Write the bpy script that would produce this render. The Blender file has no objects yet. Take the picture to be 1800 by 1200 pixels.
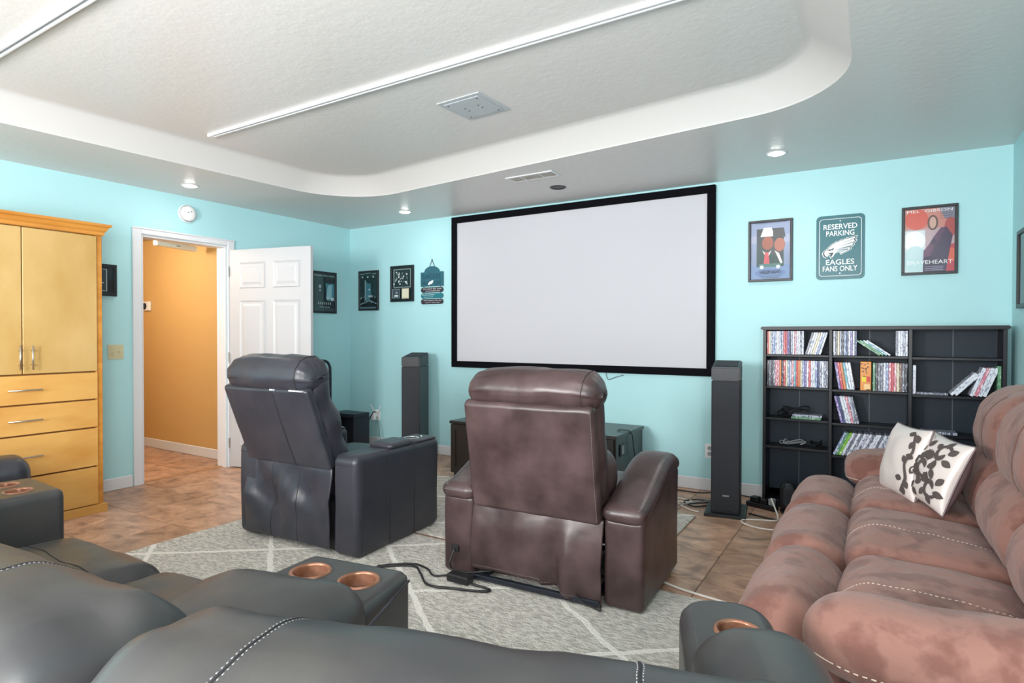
import bpy, bmesh, math, random
from mathutils import Vector, Matrix, Euler, noise
random.seed(7)
SC = bpy.context.scene
C = SC.collection
R = math.radians
PI = math.pi

# ---------------------------------------------------------------- camera, world, lights, exposure
LX, RX, BY, FY, CZ = -5.186, 0.725, 4.87, -1.6, 2.455     # left, right, back, front wall, soffit height
cam = bpy.data.cameras.new('camera')
cam.sensor_width = 36.0
cam.lens = 1045.2 / 1800 * 36.0
cam.clip_start = 0.02
cam_o = bpy.data.objects.new('camera', cam)
C.objects.link(cam_o)
cam_o.matrix_world = Matrix.Translation((0, 0, 1.25)) @ Matrix.Rotation(R(31.566), 4, 'Z') @ Matrix.Rotation(R(90 - 0.694), 4, 'X') @ Matrix.Rotation(R(0.082), 4, 'Z')
SC.camera = cam_o

world = bpy.data.worlds.new('world')
SC.world = world
world.use_nodes = True
world.node_tree.nodes['Background'].inputs[0].default_value = (0.80, 0.90, 1.0, 1)
world.node_tree.nodes['Background'].inputs[1].default_value = 1.0

def area_light(name, loc, rot, sx, sy, power, col=(1, 1, 1)):
    l = bpy.data.lights.new(name, 'AREA')
    l.shape = 'RECTANGLE'; l.size = sx; l.size_y = sy; l.energy = power; l.color = col
    o = bpy.data.objects.new(name, l); C.objects.link(o)
    o.location = loc; o.rotation_euler = rot
    return o
# unseen windows behind the camera: first read from shadows, others added as fill
WIN = [(-2.85, -2.05, 1.20, 2.04), (-1.55, 0.50, 0.06, 2.12), (-4.75, -3.35, 0.06, 2.12)]
area_light('assumed_daylight', (-2.45, FY - 0.10, 1.62), (R(90), 0, 0), 0.70, 0.74, 110, (1.0, 0.975, 0.965))
area_light('assumed_daylight', (-4.05, FY - 0.14, 1.09), (R(90), 0, 0), 1.30, 1.94, 24, (1.0, 0.975, 0.965))  # lamp added to lift the lower left of the room
area_light('assumed_daylight', (-0.525, FY - 0.14, 1.09), (R(90), 0, 0), 1.94, 1.94, 100, (1.0, 0.975, 0.965))  # broad fill lamp added at an assumed patio door

FILL_RWIN = (-1.52, -0.10, 0.85, 2.10)      # unseen opening added in the right wall for fill: y from-to, z from-to
area_light('assumed_daylight', (RX + 0.10, -0.81, 1.475), (0, R(90), 0), 1.15, 1.32, 112, (1.0, 0.975, 0.965))  # added fill lamp, brightens left wall and cabinet front

SC.view_settings.view_transform = 'Standard'
SC.view_settings.look = 'None'
SC.view_settings.gamma = 1.0
SC.view_settings.use_curve_mapping = False
SC.view_settings.exposure = 0.50

# ---------------------------------------------------------------- materials
def lin(h):
    if isinstance(h, (tuple, list)): return tuple(h[:3])
    h = h.lstrip('#')
    out = []
    for i in (0, 2, 4):
        c = int(h[i:i+2], 16) / 255
        out.append(c / 12.92 if c <= 0.04045 else ((c + 0.055) / 1.055) ** 2.4)
    return tuple(out)

MATS = {}
def mat(name, col, rough=0.5, metal=0.0, col2=None, nscale=5.0, ndetail=4.0, ramp=(0.35, 0.65), bump=0.0, bscale=80.0, stretch=None,
        emit=None, estr=0.0, spec=0.5, sheen=0.0, coat=0.0, alpha=None, bdetail=3.0, bdist=0.01, bump2=None):
    if name in MATS: return MATS[name]
    m = bpy.data.materials.new(name); m.use_nodes = True
    nt = m.node_tree; N = nt.nodes; b = N['Principled BSDF']; L = nt.links
    b.inputs['Base Color'].default_value = (*lin(col), 1)
    b.inputs['Roughness'].default_value = rough
    b.inputs['Metallic'].default_value = metal
    b.inputs['Specular IOR Level'].default_value = spec
    b.inputs['Sheen Weight'].default_value = sheen
    b.inputs['Coat Weight'].default_value = coat
    m.diffuse_color = (*lin(col), 1)
    if emit:
        b.inputs['Emission Color'].default_value = (*lin(emit), 1)
        b.inputs['Emission Strength'].default_value = estr
    tc = None
    if col2 or bump:
        tc = N.new('ShaderNodeTexCoord'); mp = N.new('ShaderNodeMapping'); L.new(tc.outputs['Object'], mp.inputs[0])
        if stretch: mp.inputs['Scale'].default_value = stretch
    if col2:
        no = N.new('ShaderNodeTexNoise'); no.inputs['Scale'].default_value = nscale; no.inputs['Detail'].default_value = ndetail
        L.new(mp.outputs[0], no.inputs['Vector'])
        rp = N.new('ShaderNodeValToRGB'); rp.color_ramp.elements[0].position = ramp[0]; rp.color_ramp.elements[1].position = ramp[1]
        rp.color_ramp.elements[0].color = (*lin(col), 1); rp.color_ramp.elements[1].color = (*lin(col2), 1)
        L.new(no.outputs['Fac'], rp.inputs[0]); L.new(rp.outputs[0], b.inputs['Base Color'])
    if bump:
        nb = N.new('ShaderNodeTexNoise'); nb.inputs['Scale'].default_value = bscale; nb.inputs['Detail'].default_value = bdetail
        L.new(mp.outputs[0], nb.inputs['Vector'])
        bp = N.new('ShaderNodeBump'); bp.inputs['Strength'].default_value = bump; bp.inputs['Distance'].default_value = bdist
        L.new(nb.outputs['Fac'], bp.inputs['Height'])
        if bump2:
            n2 = N.new('ShaderNodeTexNoise'); n2.inputs['Scale'].default_value = bump2[1]; n2.inputs['Detail'].default_value = 2
            L.new(mp.outputs[0], n2.inputs['Vector'])
            b2 = N.new('ShaderNodeBump'); b2.inputs['Strength'].default_value = bump2[0]; b2.inputs['Distance'].default_value = bump2[2]
            L.new(n2.outputs['Fac'], b2.inputs['Height']); L.new(b2.outputs[0], bp.inputs['Normal'])
        L.new(bp.outputs[0], b.inputs['Normal'])
    MATS[name] = m
    return m

M_WALL = mat('turquoise_paint', (0.42, 0.71, 0.745), 0.55, bump=0.10, bscale=14, bdist=0.01, bdetail=4)
M_CEIL = mat('ceiling_plaster', (0.67, 0.657, 0.64), 0.37, bump=0.28, bscale=26, bdist=0.006, bdetail=4)
M_COVE = mat('cove_paint', (0.60, 0.592, 0.58), 0.6)
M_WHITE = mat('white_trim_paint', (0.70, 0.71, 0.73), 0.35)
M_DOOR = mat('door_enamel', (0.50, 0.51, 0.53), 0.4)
M_ORANGE = mat('ochre_paint', (0.60, 0.365, 0.135), 0.6)
M_HALLCEIL = mat('hall_ceiling_paint', (0.55, 0.45, 0.30), 0.7)
M_GROUT = mat('grout', (0.16, 0.115, 0.085), 0.8)
M_MAPLE = mat('maple', '#c3a268', 0.36, col2='#af8846', nscale=2.2, ndetail=6, ramp=(0.40, 0.80), stretch=(1, 1.6, 1))
M_MAPLE_D = mat('maple_drawer', '#cf9f58', 0.36, col2='#bb8038', nscale=2.5, ndetail=6, ramp=(0.40, 0.8), stretch=(1, 1, 3))
M_MAPLE_T = mat('maple_trim', '#c98a3c', 0.4, col2='#b5742a', nscale=3, ndetail=4, stretch=(1, 0.6, 6))
M_STEEL = mat('brushed_steel', (0.62, 0.60, 0.57), 0.3, 1.0)
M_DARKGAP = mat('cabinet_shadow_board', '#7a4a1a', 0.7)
M_BLACK = mat('black_frame', (0.010, 0.012, 0.016), 0.4)
M_VELVET = mat('screen_border_velvet', (0.004, 0.004, 0.006), 0.9, spec=0.1)
M_SCREEN = mat('screen_fabric', (0.56, 0.56, 0.60), 0.85, spec=0.2)
M_LEA = mat('black_leather', (0.024, 0.025, 0.034), 0.36, col2=(0.034, 0.034, 0.044), nscale=6, bump=0.10, bscale=260, bdist=0.001, bump2=(0.25, 9, 0.010))
M_LEA2 = mat('charcoal_leather', (0.032, 0.032, 0.034), 0.37, col2=(0.046, 0.045, 0.043), nscale=5, bump=0.08, bscale=240, bdist=0.001, bump2=(0.22, 8, 0.010))
M_BRN = mat('brown_leather', (0.036, 0.020, 0.020), 0.34, col2=(0.088, 0.055, 0.056), nscale=6, ramp=(0.35, 0.7), bump=0.1, bscale=240, bdist=0.001, bump2=(0.3, 9, 0.010))
M_SUEDE = mat('brown_suede', (0.165, 0.074, 0.059), 0.9, col2=(0.245, 0.122, 0.098), nscale=9, ndetail=6, ramp=(0.40, 0.50), bump=0.3, bscale=180, bdist=0.003, sheen=0.15, spec=0.2, bump2=(0.55, 13, 0.02))
M_SUEDE_D = mat('brown_suede_base', (0.14, 0.07, 0.055), 0.9, spec=0.2)
M_STITCH = mat('pale_stitching', (0.62, 0.50, 0.42), 0.8)
M_STITCHG = mat('grey_stitching', (0.20, 0.20, 0.20), 0.7)
M_SEAM = mat('dark_seam', (0.008, 0.008, 0.010), 0.7)
M_COPPER = mat('copper_cup', (0.40, 0.19, 0.12), 0.3, 0.5, col2=(0.20, 0.085, 0.045), nscale=22)
M_CHROME = mat('chrome_cup', (0.75, 0.75, 0.75), 0.15, 1.0)
M_BLKPL = mat('black_plastic', (0.012, 0.012, 0.014), 0.4)
M_BLKMET = mat('black_metal', (0.02, 0.024, 0.035), 0.4, 0.3)
M_SPK = mat('speaker_cloth', (0.018, 0.020, 0.027), 0.7, bump=0.2, bscale=500, bdist=0.001)
M_SPKB = mat('speaker_cabinet', (0.020, 0.022, 0.028), 0.45)
M_ESP = mat('black_brown_wood', (0.022, 0.019, 0.018), 0.3)
M_SHELF = mat('black_shelf_laminate', (0.006, 0.007, 0.011), 0.35, spec=0.35)
M_SHELFB = mat('shelf_back_board', (0.010, 0.020, 0.034), 0.5, spec=0.3)
M_ALM = mat('almond_plastic', (0.60, 0.55, 0.34), 0.4)
M_WPL = mat('white_plastic', (0.82, 0.82, 0.82), 0.4)
M_GREYPL = mat('grey_plastic', (0.30, 0.31, 0.33), 0.5)
M_HATCH = mat('hatch_metal', (0.46, 0.50, 0.53), 0.5)
M_SATIN = mat('ivory_satin', (0.62, 0.55, 0.52), 0.32, spec=0.6, sheen=0.2)
M_SATIN_D = mat('taupe_satin', (0.15, 0.10, 0.105), 0.4, spec=0.6)
M_WCORD = mat('white_cord', (0.80, 0.76, 0.70), 0.5)
M_TEXTW = mat('white_print', (0.85, 0.87, 0.88), 0.5)
M_TEXTK = mat('black_print', (0.02, 0.02, 0.025), 0.5)
M_GREENSIGN = mat('green_sign', (0.010, 0.125, 0.155), 0.35)
M_LAMP = mat('lamp_lens', (1, 1, 1), 0.4, emit=(1.0, 0.97, 0.92), estr=45)
M_GLASS = None

def glass_mat():
    m = bpy.data.materials.new('picture_glass'); m.use_nodes = True
    nt = m.node_tree; nt.nodes.remove(nt.nodes['Principled BSDF'])
    o = nt.nodes['Material Output']
    tr = nt.nodes.new('ShaderNodeBsdfTransparent'); gl = nt.nodes.new('ShaderNodeBsdfGlossy'); gl.inputs['Roughness'].default_value = 0.05
    fr = nt.nodes.new('ShaderNodeFresnel'); fr.inputs[0].default_value = 1.4
    mx = nt.nodes.new('ShaderNodeMixShader')
    nt.links.new(fr.outputs[0], mx.inputs[0]); nt.links.new(tr.outputs[0], mx.inputs[1]); nt.links.new(gl.outputs[0], mx.inputs[2])
    nt.links.new(mx.outputs[0], o.inputs[0])
    return m
M_GLASS = glass_mat()

def tile_mat():
    m = bpy.data.materials.new('slate_look_tile'); m.use_nodes = True
    nt = m.node_tree; N = nt.nodes; L = nt.links; b = N['Principled BSDF']
    tc = N.new('ShaderNodeTexCoord'); oi = N.new('ShaderNodeObjectInfo')
    ad = N.new('ShaderNodeVectorMath'); ad.operation = 'ADD'
    sc = N.new('ShaderNodeVectorMath'); sc.operation = 'SCALE'; sc.inputs['Scale'].default_value = 7.0
    cmb = N.new('ShaderNodeCombineXYZ'); L.new(oi.outputs['Random'], cmb.inputs[0]); L.new(oi.outputs['Random'], cmb.inputs[1])
    L.new(cmb.outputs[0], sc.inputs[0]); L.new(tc.outputs['Object'], ad.inputs[0]); L.new(sc.outputs[0], ad.inputs[1])
    mp = N.new('ShaderNodeMapping'); mp.inputs['Scale'].default_value = (1.0, 1.6, 1.0); L.new(ad.outputs[0], mp.inputs[0])
    no = N.new('ShaderNodeTexNoise'); no.inputs['Scale'].default_value = 5.5; no.inputs['Detail'].default_value = 8; no.inputs['Roughness'].default_value = 0.62; no.inputs['Distortion'].default_value = 0.8
    L.new(mp.outputs[0], no.inputs['Vector'])
    rp = N.new('ShaderNodeValToRGB'); e = rp.color_ramp.elements
    e[0].position = 0.30; e[0].color = (0.23, 0.135, 0.093, 1); e[1].position = 0.72; e[1].color = (0.72, 0.46, 0.315, 1)
    x = rp.color_ramp.elements.new(0.5); x.color = (0.50, 0.29, 0.192, 1)
    L.new(no.outputs['Fac'], rp.inputs[0])
    hs = N.new('ShaderNodeHueSaturation'); mr = N.new('ShaderNodeMapRange'); mr.inputs['To Min'].default_value = 0.85; mr.inputs['To Max'].default_value = 1.15
    L.new(oi.outputs['Random'], mr.inputs[0]); L.new(mr.outputs[0], hs.inputs['Value']); L.new(rp.outputs[0], hs.inputs['Color'])
    L.new(hs.outputs[0], b.inputs['Base Color'])
    b.inputs['Roughness'].default_value = 0.38
    bp = N.new('ShaderNodeBump'); bp.inputs['Strength'].default_value = 0.25; bp.inputs['Distance'].default_value = 0.01
    L.new(no.outputs['Fac'], bp.inputs['Height']); L.new(bp.outputs[0], b.inputs['Normal'])
    return m
M_TILE = tile_mat()

def rug_mat(name, ox, oy):
    m = bpy.data.materials.new(name); m.use_nodes = True
    nt = m.node_tree; N = nt.nodes; L = nt.links; b = N['Principled BSDF']
    tc = N.new('ShaderNodeTexCoord')
    wob = N.new('ShaderNodeTexNoise'); wob.inputs['Scale'].default_value = 9; L.new(tc.outputs['Object'], wob.inputs['Vector'])
    sep = N.new('ShaderNodeSeparateXYZ'); L.new(tc.outputs['Object'], sep.inputs[0])
    def mth(op, a, bb=None):
        n = N.new('ShaderNodeMath'); n.operation = op
        for i, v in enumerate((a, bb)):
            if v is None: continue
            if isinstance(v, (int, float)): n.inputs[i].default_value = v
            else: L.new(v, n.inputs[i])
        return n.outputs[0]
    def lines(ax, ay, off):
        s = mth('ADD', mth('MULTIPLY', sep.outputs[0], ax), mth('MULTIPLY', sep.outputs[1], ay))
        s = mth('ADD', mth('ADD', s, off), mth('MULTIPLY', wob.outputs['Fac'], 0.06))
        f = mth('SUBTRACT', mth('FRACT', s), 0.5)
        return mth('LESS_THAN', mth('ABSOLUTE', f), 0.022)
    l1 = lines(0.95, 1.25, ox); l2 = lines(0.95, -1.25, oy)
    mx = mth('MAXIMUM', l1, l2)
    st = N.new('ShaderNodeMapping'); st.inputs['Scale'].default_value = (28, 85, 40); L.new(tc.outputs['Object'], st.inputs[0])
    no = N.new('ShaderNodeTexNoise'); no.inputs['Scale'].default_value = 1.0; no.inputs['Detail'].default_value = 6; L.new(st.outputs[0], no.inputs['Vector'])
    rp = N.new('ShaderNodeValToRGB'); e = rp.color_ramp.elements
    e[0].position = 0.33; e[0].color = (0.40, 0.375, 0.335, 1); e[1].position = 0.62; e[1].color = (0.74, 0.70, 0.64, 1)
    L.new(no.outputs['Fac'], rp.inputs[0])
    mix = N.new('ShaderNodeMix'); mix.data_type = 'RGBA'; L.new(mx, mix.inputs[0]); L.new(rp.outputs[0], mix.inputs[6]); mix.inputs[7].default_value = (0.88, 0.84, 0.78, 1)
    L.new(mix.outputs[2], b.inputs['Base Color']); b.inputs['Roughness'].default_value = 0.95; b.inputs['Specular IOR Level'].default_value = 0.1
    fb = N.new('ShaderNodeTexNoise'); fb.inputs['Scale'].default_value = 110; L.new(tc.outputs['Object'], fb.inputs['Vector'])
    bp = N.new('ShaderNodeBump'); bp.inputs['Strength'].default_value = 0.8; bp.inputs['Distance'].default_value = 0.012
    L.new(fb.outputs['Fac'], bp.inputs['Height']); L.new(bp.outputs[0], b.inputs['Normal'])
    return m

def floral_mat():
    m = bpy.data.materials.new('taupe_flocked_scrolls'); m.use_nodes = True
    b = m.node_tree.nodes['Principled BSDF']; b.inputs['Base Color'].default_value = (0.075, 0.058, 0.055, 1); b.inputs['Roughness'].default_value = 0.85
    return m
M_FLOCK = floral_mat()

def spine_mat(name, base, alt, mix=0.5):
    """printed spine: bands and specks of a second colour along its height"""
    m = bpy.data.materials.new(name); m.use_nodes = True
    nt = m.node_tree; N = nt.nodes; L = nt.links; b = N['Principled BSDF']
    tc = N.new('ShaderNodeTexCoord'); oi = N.new('ShaderNodeObjectInfo')
    mp = N.new('ShaderNodeMapping'); mp.inputs['Scale'].default_value = (150, 25, 48)
    cmb = N.new('ShaderNodeCombineXYZ'); mu = N.new('ShaderNodeMath'); mu.operation = 'MULTIPLY'; mu.inputs[1].default_value = 60
    L.new(oi.outputs['Random'], mu.inputs[0])
    for i in range(3): L.new(mu.outputs[0], cmb.inputs[i])
    L.new(tc.outputs['Object'], mp.inputs[0]); L.new(cmb.outputs[0], mp.inputs['Location'])
    no = N.new('ShaderNodeTexNoise'); no.inputs['Scale'].default_value = 1.0; no.inputs['Detail'].default_value = 3; L.new(mp.outputs[0], no.inputs['Vector'])
    rp = N.new('ShaderNodeValToRGB'); rp.color_ramp.interpolation = 'CONSTANT'; e = rp.color_ramp.elements
    e[0].position = 0; e[0].color = (*lin(base), 1); e[1].position = mix; e[1].color = (*lin(alt), 1)
    L.new(no.outputs['Fac'], rp.inputs[0]); L.new(rp.outputs[0], b.inputs['Base Color']); b.inputs['Roughness'].default_value = 0.3
    return m

# ---------------------------------------------------------------- mesh helpers
def mesh_obj(name, verts, faces, m, parent=None, smooth=False, loc=(0, 0, 0), rot=(0, 0, 0)):
    me = bpy.data.meshes.new(name)
    me.from_pydata([tuple(v) for v in verts], [], faces)
    if isinstance(m, (list, tuple)):
        for x in m: me.materials.append(x)
    else: me.materials.append(m)
    if smooth: me.polygons.foreach_set('use_smooth', [True] * len(me.polygons))
    me.update()
    o = bpy.data.objects.new(name, me); C.objects.link(o)
    o.location = loc; o.rotation_euler = rot
    if parent: o.parent = parent
    return o

def bm_obj(name, bm, m, parent=None, smooth=False, loc=(0, 0, 0), rot=(0, 0, 0)):
    me = bpy.data.meshes.new(name)
    bm.normal_update(); bm.to_mesh(me); bm.free()
    if isinstance(m, (list, tuple)):
        for x in m: me.materials.append(x)
    else: me.materials.append(m)
    if smooth: me.polygons.foreach_set('use_smooth', [True] * len(me.polygons))
    o = bpy.data.objects.new(name, me); C.objects.link(o)
    o.location = loc; o.rotation_euler = rot
    if parent: o.parent = parent
    return o

def add_box(bm, lo, hi, bev=0.0, seg=1, mi=0):
    lo = Vector(lo); hi = Vector(hi)
    r = bmesh.ops.create_cube(bm, size=1.0)
    vs = r['verts']
    for v in vs:
        v.co = Vector(((lo[i] + hi[i]) / 2 + v.co[i] * (hi[i] - lo[i]) for i in range(3)))
    fs = {f for v in vs for f in v.link_faces}
    for f in fs: f.material_index = mi
    if bev > 0:
        es = list({e for v in vs for e in v.link_edges})
        bmesh.ops.bevel(bm, geom=es, offset=bev, segments=seg, affect='EDGES', profile=0.5)

def box(name, lo, hi, m, parent=None, bev=0.0, seg=1, loc=(0, 0, 0), rot=(0, 0, 0), smooth=False):
    bm = bmesh.new(); add_box(bm, lo, hi, bev, seg)
    return bm_obj(name, bm, m, parent, smooth, loc, rot)

def cyl(name, r, h, m, parent=None, loc=(0, 0, 0), rot=(0, 0, 0), seg=24, r2=None, bev=0.0):
    bm = bmesh.new()
    bmesh.ops.create_cone(bm, cap_ends=True, segments=seg, radius1=r, radius2=r if r2 is None else r2, depth=h)
    if bev:
        es = [e for e in bm.edges if abs(e.verts[0].co.z - e.verts[1].co.z) < 1e-6]
        bmesh.ops.bevel(bm, geom=es, offset=bev, segments=2, affect='EDGES')
    return bm_obj(name, bm, m, parent, False, loc, rot)

def lathe(name, prof, m, parent=None, loc=(0, 0, 0), rot=(0, 0, 0), seg=32, smooth=True):
    vs, fs = [], []
    n = len(prof)
    for i in range(seg):
        a = 2 * PI * i / seg
        for r, z in prof: vs.append((r * math.cos(a), r * math.sin(a), z))
    for i in range(seg):
        j = (i + 1) % seg
        for k in range(n - 1): fs.append((i * n + k, j * n + k, j * n + k + 1, i * n + k + 1))
    return mesh_obj(name, vs, fs, m, parent, smooth, loc, rot)

def crom(pts, k=6):
    P = [Vector(p) for p in pts]
    if len(P) < 3: return P
    out = []
    for i in range(len(P) - 1):
        a = P[max(i - 1, 0)]; b = P[i]; c = P[i + 1]; d = P[min(i + 2, len(P) - 1)]
        for j in range(k):
            t = j / k
            out.append(0.5 * ((2 * b) + (c - a) * t + (2 * a - 5 * b + 4 * c - d) * t * t + (3 * b - a - 3 * c + d) * t ** 3))
    out.append(P[-1])
    return out

def tube_geo(P, r, seg=6):
    vs, fs = [], []
    up = Vector((0, 0, 1))
    n = len(P)
    prev = None
    for i, p in enumerate(P):
        t = (P[min(i + 1, n - 1)] - P[max(i - 1, 0)])
        t = t.normalized() if t.length > 1e-9 else Vector((1, 0, 0))
        if prev is None:
            a = t.cross(up)
            if a.length < 0.1: a = t.cross(Vector((1, 0, 0)))
        else:
            a = prev - t * prev.dot(t)
            if a.length < 1e-6: a = t.cross(up)
        a.normalize(); prev = a
        b = t.cross(a)
        for k in range(seg):
            an = 2 * PI * k / seg
            vs.append(p + a * (r * math.cos(an)) + b * (r * math.sin(an)))
    for i in range(n - 1):
        for k in range(seg):
            k2 = (k + 1) % seg
            fs.append((i * seg + k, i * seg + k2, (i + 1) * seg + k2, (i + 1) * seg + k))
    fs.append(tuple(range(seg - 1, -1, -1))); fs.append(tuple((n - 1) * seg + k for k in range(seg)))
    return vs, fs

def tube(name, pts, r, m, parent=None, seg=6, smoothpath=True, k=6, loc=(0, 0, 0), rot=(0, 0, 0)):
    P = crom(pts, k) if smoothpath else [Vector(p) for p in pts]
    vs, fs = tube_geo(P, r, seg)
    return mesh_obj(name, vs, fs, m, parent, True, loc, rot)

def prism(name, poly, d, m, parent=None, loc=(0, 0, 0), rot=(0, 0, 0), bev=0.0, smooth=False):
    """poly in XY, extruded along +Z by d"""
    bm = bmesh.new()
    a = [bm.verts.new((x, y, 0)) for x, y in poly]
    f = bm.faces.new(a)
    r = bmesh.ops.extrude_face_region(bm, geom=[f])
    for v in r['geom']:
        if isinstance(v, bmesh.types.BMVert): v.co.z += d
    bmesh.ops.recalc_face_normals(bm, faces=bm.faces[:])
    if bev:
        es = [e for e in bm.edges if abs(e.verts[0].co.z - e.verts[1].co.z) < 1e-6]
        bmesh.ops.bevel(bm, geom=es, offset=bev, segments=2, affect='EDGES')
    return bm_obj(name, bm, m, parent, smooth, loc, rot)

class Soft:
    """a rounded, padded block: unit-cube surface -> rounded box -> puffed -> deformed"""
    def __init__(s, size, r, puff=(0, 0, 0), deform=None, wr=None):
        s.h = Vector(size) / 2
        r = Vector((r, r, r)) if isinstance(r, (int, float)) else Vector(r)
        s.r = Vector(min(r[i], s.h[i] * 0.999) for i in range(3))
        s.puff, s.deform, s.wr = puff, deform, wr
    def axis(s, i, k, m):
        inner = (s.h[i] - s.r[i]) / s.h[i]
        out = [-1 + (1 - inner) * j / k for j in range(k)]
        out += [-inner + 2 * inner * j / m for j in range(m)] if inner > 1e-3 else []
        out += [inner + (1 - inner) * j / k for j in range(k + 1)]
        return out
    def at(s, p):
        q = Vector(p[i] * s.h[i] for i in range(3))
        inn = Vector(max(-(s.h[i] - s.r[i]), min(s.h[i] - s.r[i], q[i])) for i in range(3))
        e = Vector((q[i] - inn[i]) / s.r[i] for i in range(3))
        if e.length > 1e-9:
            e.normalize()
            q = inn + Vector(e[i] * s.r[i] for i in range(3))
        u = Vector(max(-1, min(1, q[i] / s.h[i])) for i in range(3))
        f = [(1 - u[i] ** 2) for i in range(3)]
        q = Vector((q[0] * (1 + s.puff[0] * f[1] * f[2]), q[1] * (1 + s.puff[1] * f[0] * f[2]), q[2] * (1 + s.puff[2] * f[0] * f[1])))
        if s.deform: q = Vector(s.deform(q))
        if s.wr:
            amp, sc, seed = s.wr
            n = noise.noise_vector(q * sc + Vector((seed, seed * 1.7, -seed)))
            n2 = noise.noise_vector(q * sc * 2.7 + Vector((seed + 9, seed, seed)))
            q = q + n * amp + n2 * (amp * 0.4)
        return q
    def build(s, name, m, parent=None, loc=(0, 0, 0), rot=(0, 0, 0), k=4, mid=6):
        ax = [s.axis(i, k, mid) for i in range(3)]
        n = [len(a) - 1 for a in ax]
        idx, vs, fs = {}, [], []
        def V(i, j, l):
            key = (i, j, l)
            if key not in idx:
                idx[key] = len(vs); vs.append(s.at((ax[0][i], ax[1][j], ax[2][l])))
            return idx[key]
        for i in range(n[0]):
            for j in range(n[1]):
                fs.append((V(i, j, 0), V(i, j + 1, 0), V(i + 1, j + 1, 0), V(i + 1, j, 0)))
                fs.append((V(i, j, n[2]), V(i + 1, j, n[2]), V(i + 1, j + 1, n[2]), V(i, j + 1, n[2])))
        for i in range(n[0]):
            for l in range(n[2]):
                fs.append((V(i, 0, l), V(i + 1, 0, l), V(i + 1, 0, l + 1), V(i, 0, l + 1)))
                fs.append((V(i, n[1], l), V(i, n[1], l + 1), V(i + 1, n[1], l + 1), V(i + 1, n[1], l)))
        for j in range(n[1]):
            for l in range(n[2]):
                fs.append((V(0, j, l), V(0, j, l + 1), V(0, j + 1, l + 1), V(0, j + 1, l)))
                fs.append((V(n[0], j, l), V(n[0], j + 1, l), V(n[0], j + 1, l + 1), V(n[0], j, l + 1)))
        s.o = mesh_obj(name, vs, fs, m, parent, True, loc, rot)
        return s.o
    def seam(s, name, pts, r, m, n=24, off=0.0, parent=None):
        """a thin cord along unit-cube surface points, parented to the built cushion"""
        P = []
        for a, b in zip(pts[:-1], pts[1:]):
            a = Vector(a); b = Vector(b)
            for i in range(n): P.append(s.at(a + (b - a) * (i / n)))
        P.append(s.at(pts[-1]))
        vs, fs = tube_geo(P, r, 5)
        return mesh_obj(name, vs, fs, m, parent or s.o, True)
    def stitches(s, name, pts, r, m, n=24, length=0.5, off=0.003, parent=None):
        """a row of short separate stitches, one part"""
        P = []
        for a, b in zip(pts[:-1], pts[1:]):
            a = Vector(a); b = Vector(b)
            for i in range(n): P.append(s.at(a + (b - a) * (i / n)))
        P.append(s.at(pts[-1]))
        vs, fs = [], []
        for a, b in zip(P[:-1], P[1:]):
            d = (b - a) * length
            v, f = tube_geo([a, a + d], r, 5)
            o = len(vs); vs += v; fs += [tuple(i + o for i in q) for q in f]
        return mesh_obj(name, vs, fs, m, parent or s.o, True)

def soft(name, c, size, r, m, parent=None, rot=(0, 0, 0), puff=(0, 0, 0), deform=None, wr=None, k=4, mid=6):
    s = Soft(size, r, puff, deform, wr)
    s.build(name, m, parent, c, rot, k, mid)
    return s

def thing(name, label, cat, loc=(0, 0, 0), rz=0.0, group=None):
    o = bpy.data.objects.new(name, None); C.objects.link(o)
    o.empty_display_size = 0.1
    o.location = loc; o.rotation_euler = (0, 0, rz)
    o['label'] = label; o['category'] = cat
    if group: o['group'] = group
    return o
def tag(o, label, cat, group=None):
    o['label'] = label; o['category'] = cat
    if group: o['group'] = group
    return o
def struct(o):
    o['kind'] = 'structure'
    return o

def text_mesh(name, body, w, h, m, parent, loc, rot=(R(90), 0, 0), bold=False, depth=0.0004, shear=0.0):
    cu = bpy.data.curves.new(name, 'FONT'); cu.body = body; cu.align_x = 'LEFT'; cu.extrude = 0.0; cu.resolution_u = 3
    if bold: cu.offset = 0.011
    cu.shear = shear
    o = bpy.data.objects.new(name, cu); C.objects.link(o)
    dg = bpy.context.evaluated_depsgraph_get()
    me = bpy.data.meshes.new_from_object(o.evaluated_get(dg))
    bpy.data.objects.remove(o); bpy.data.curves.remove(cu)
    xs = [v.co.x for v in me.vertices]; ys = [v.co.y for v in me.vertices]
    x0, x1, y0, y1 = min(xs), max(xs), min(ys), max(ys)
    for v in me.vertices:
        v.co = Vector(((v.co.x - (x0 + x1) / 2) / (x1 - x0) * w, (v.co.y - (y0 + y1) / 2) / (y1 - y0) * h, 0))
    me.materials.clear(); me.materials.append(m)
    ob = bpy.data.objects.new(name, me); C.objects.link(ob)
    ob.location = loc; ob.rotation_euler = rot; ob.parent = parent
    return ob

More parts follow.
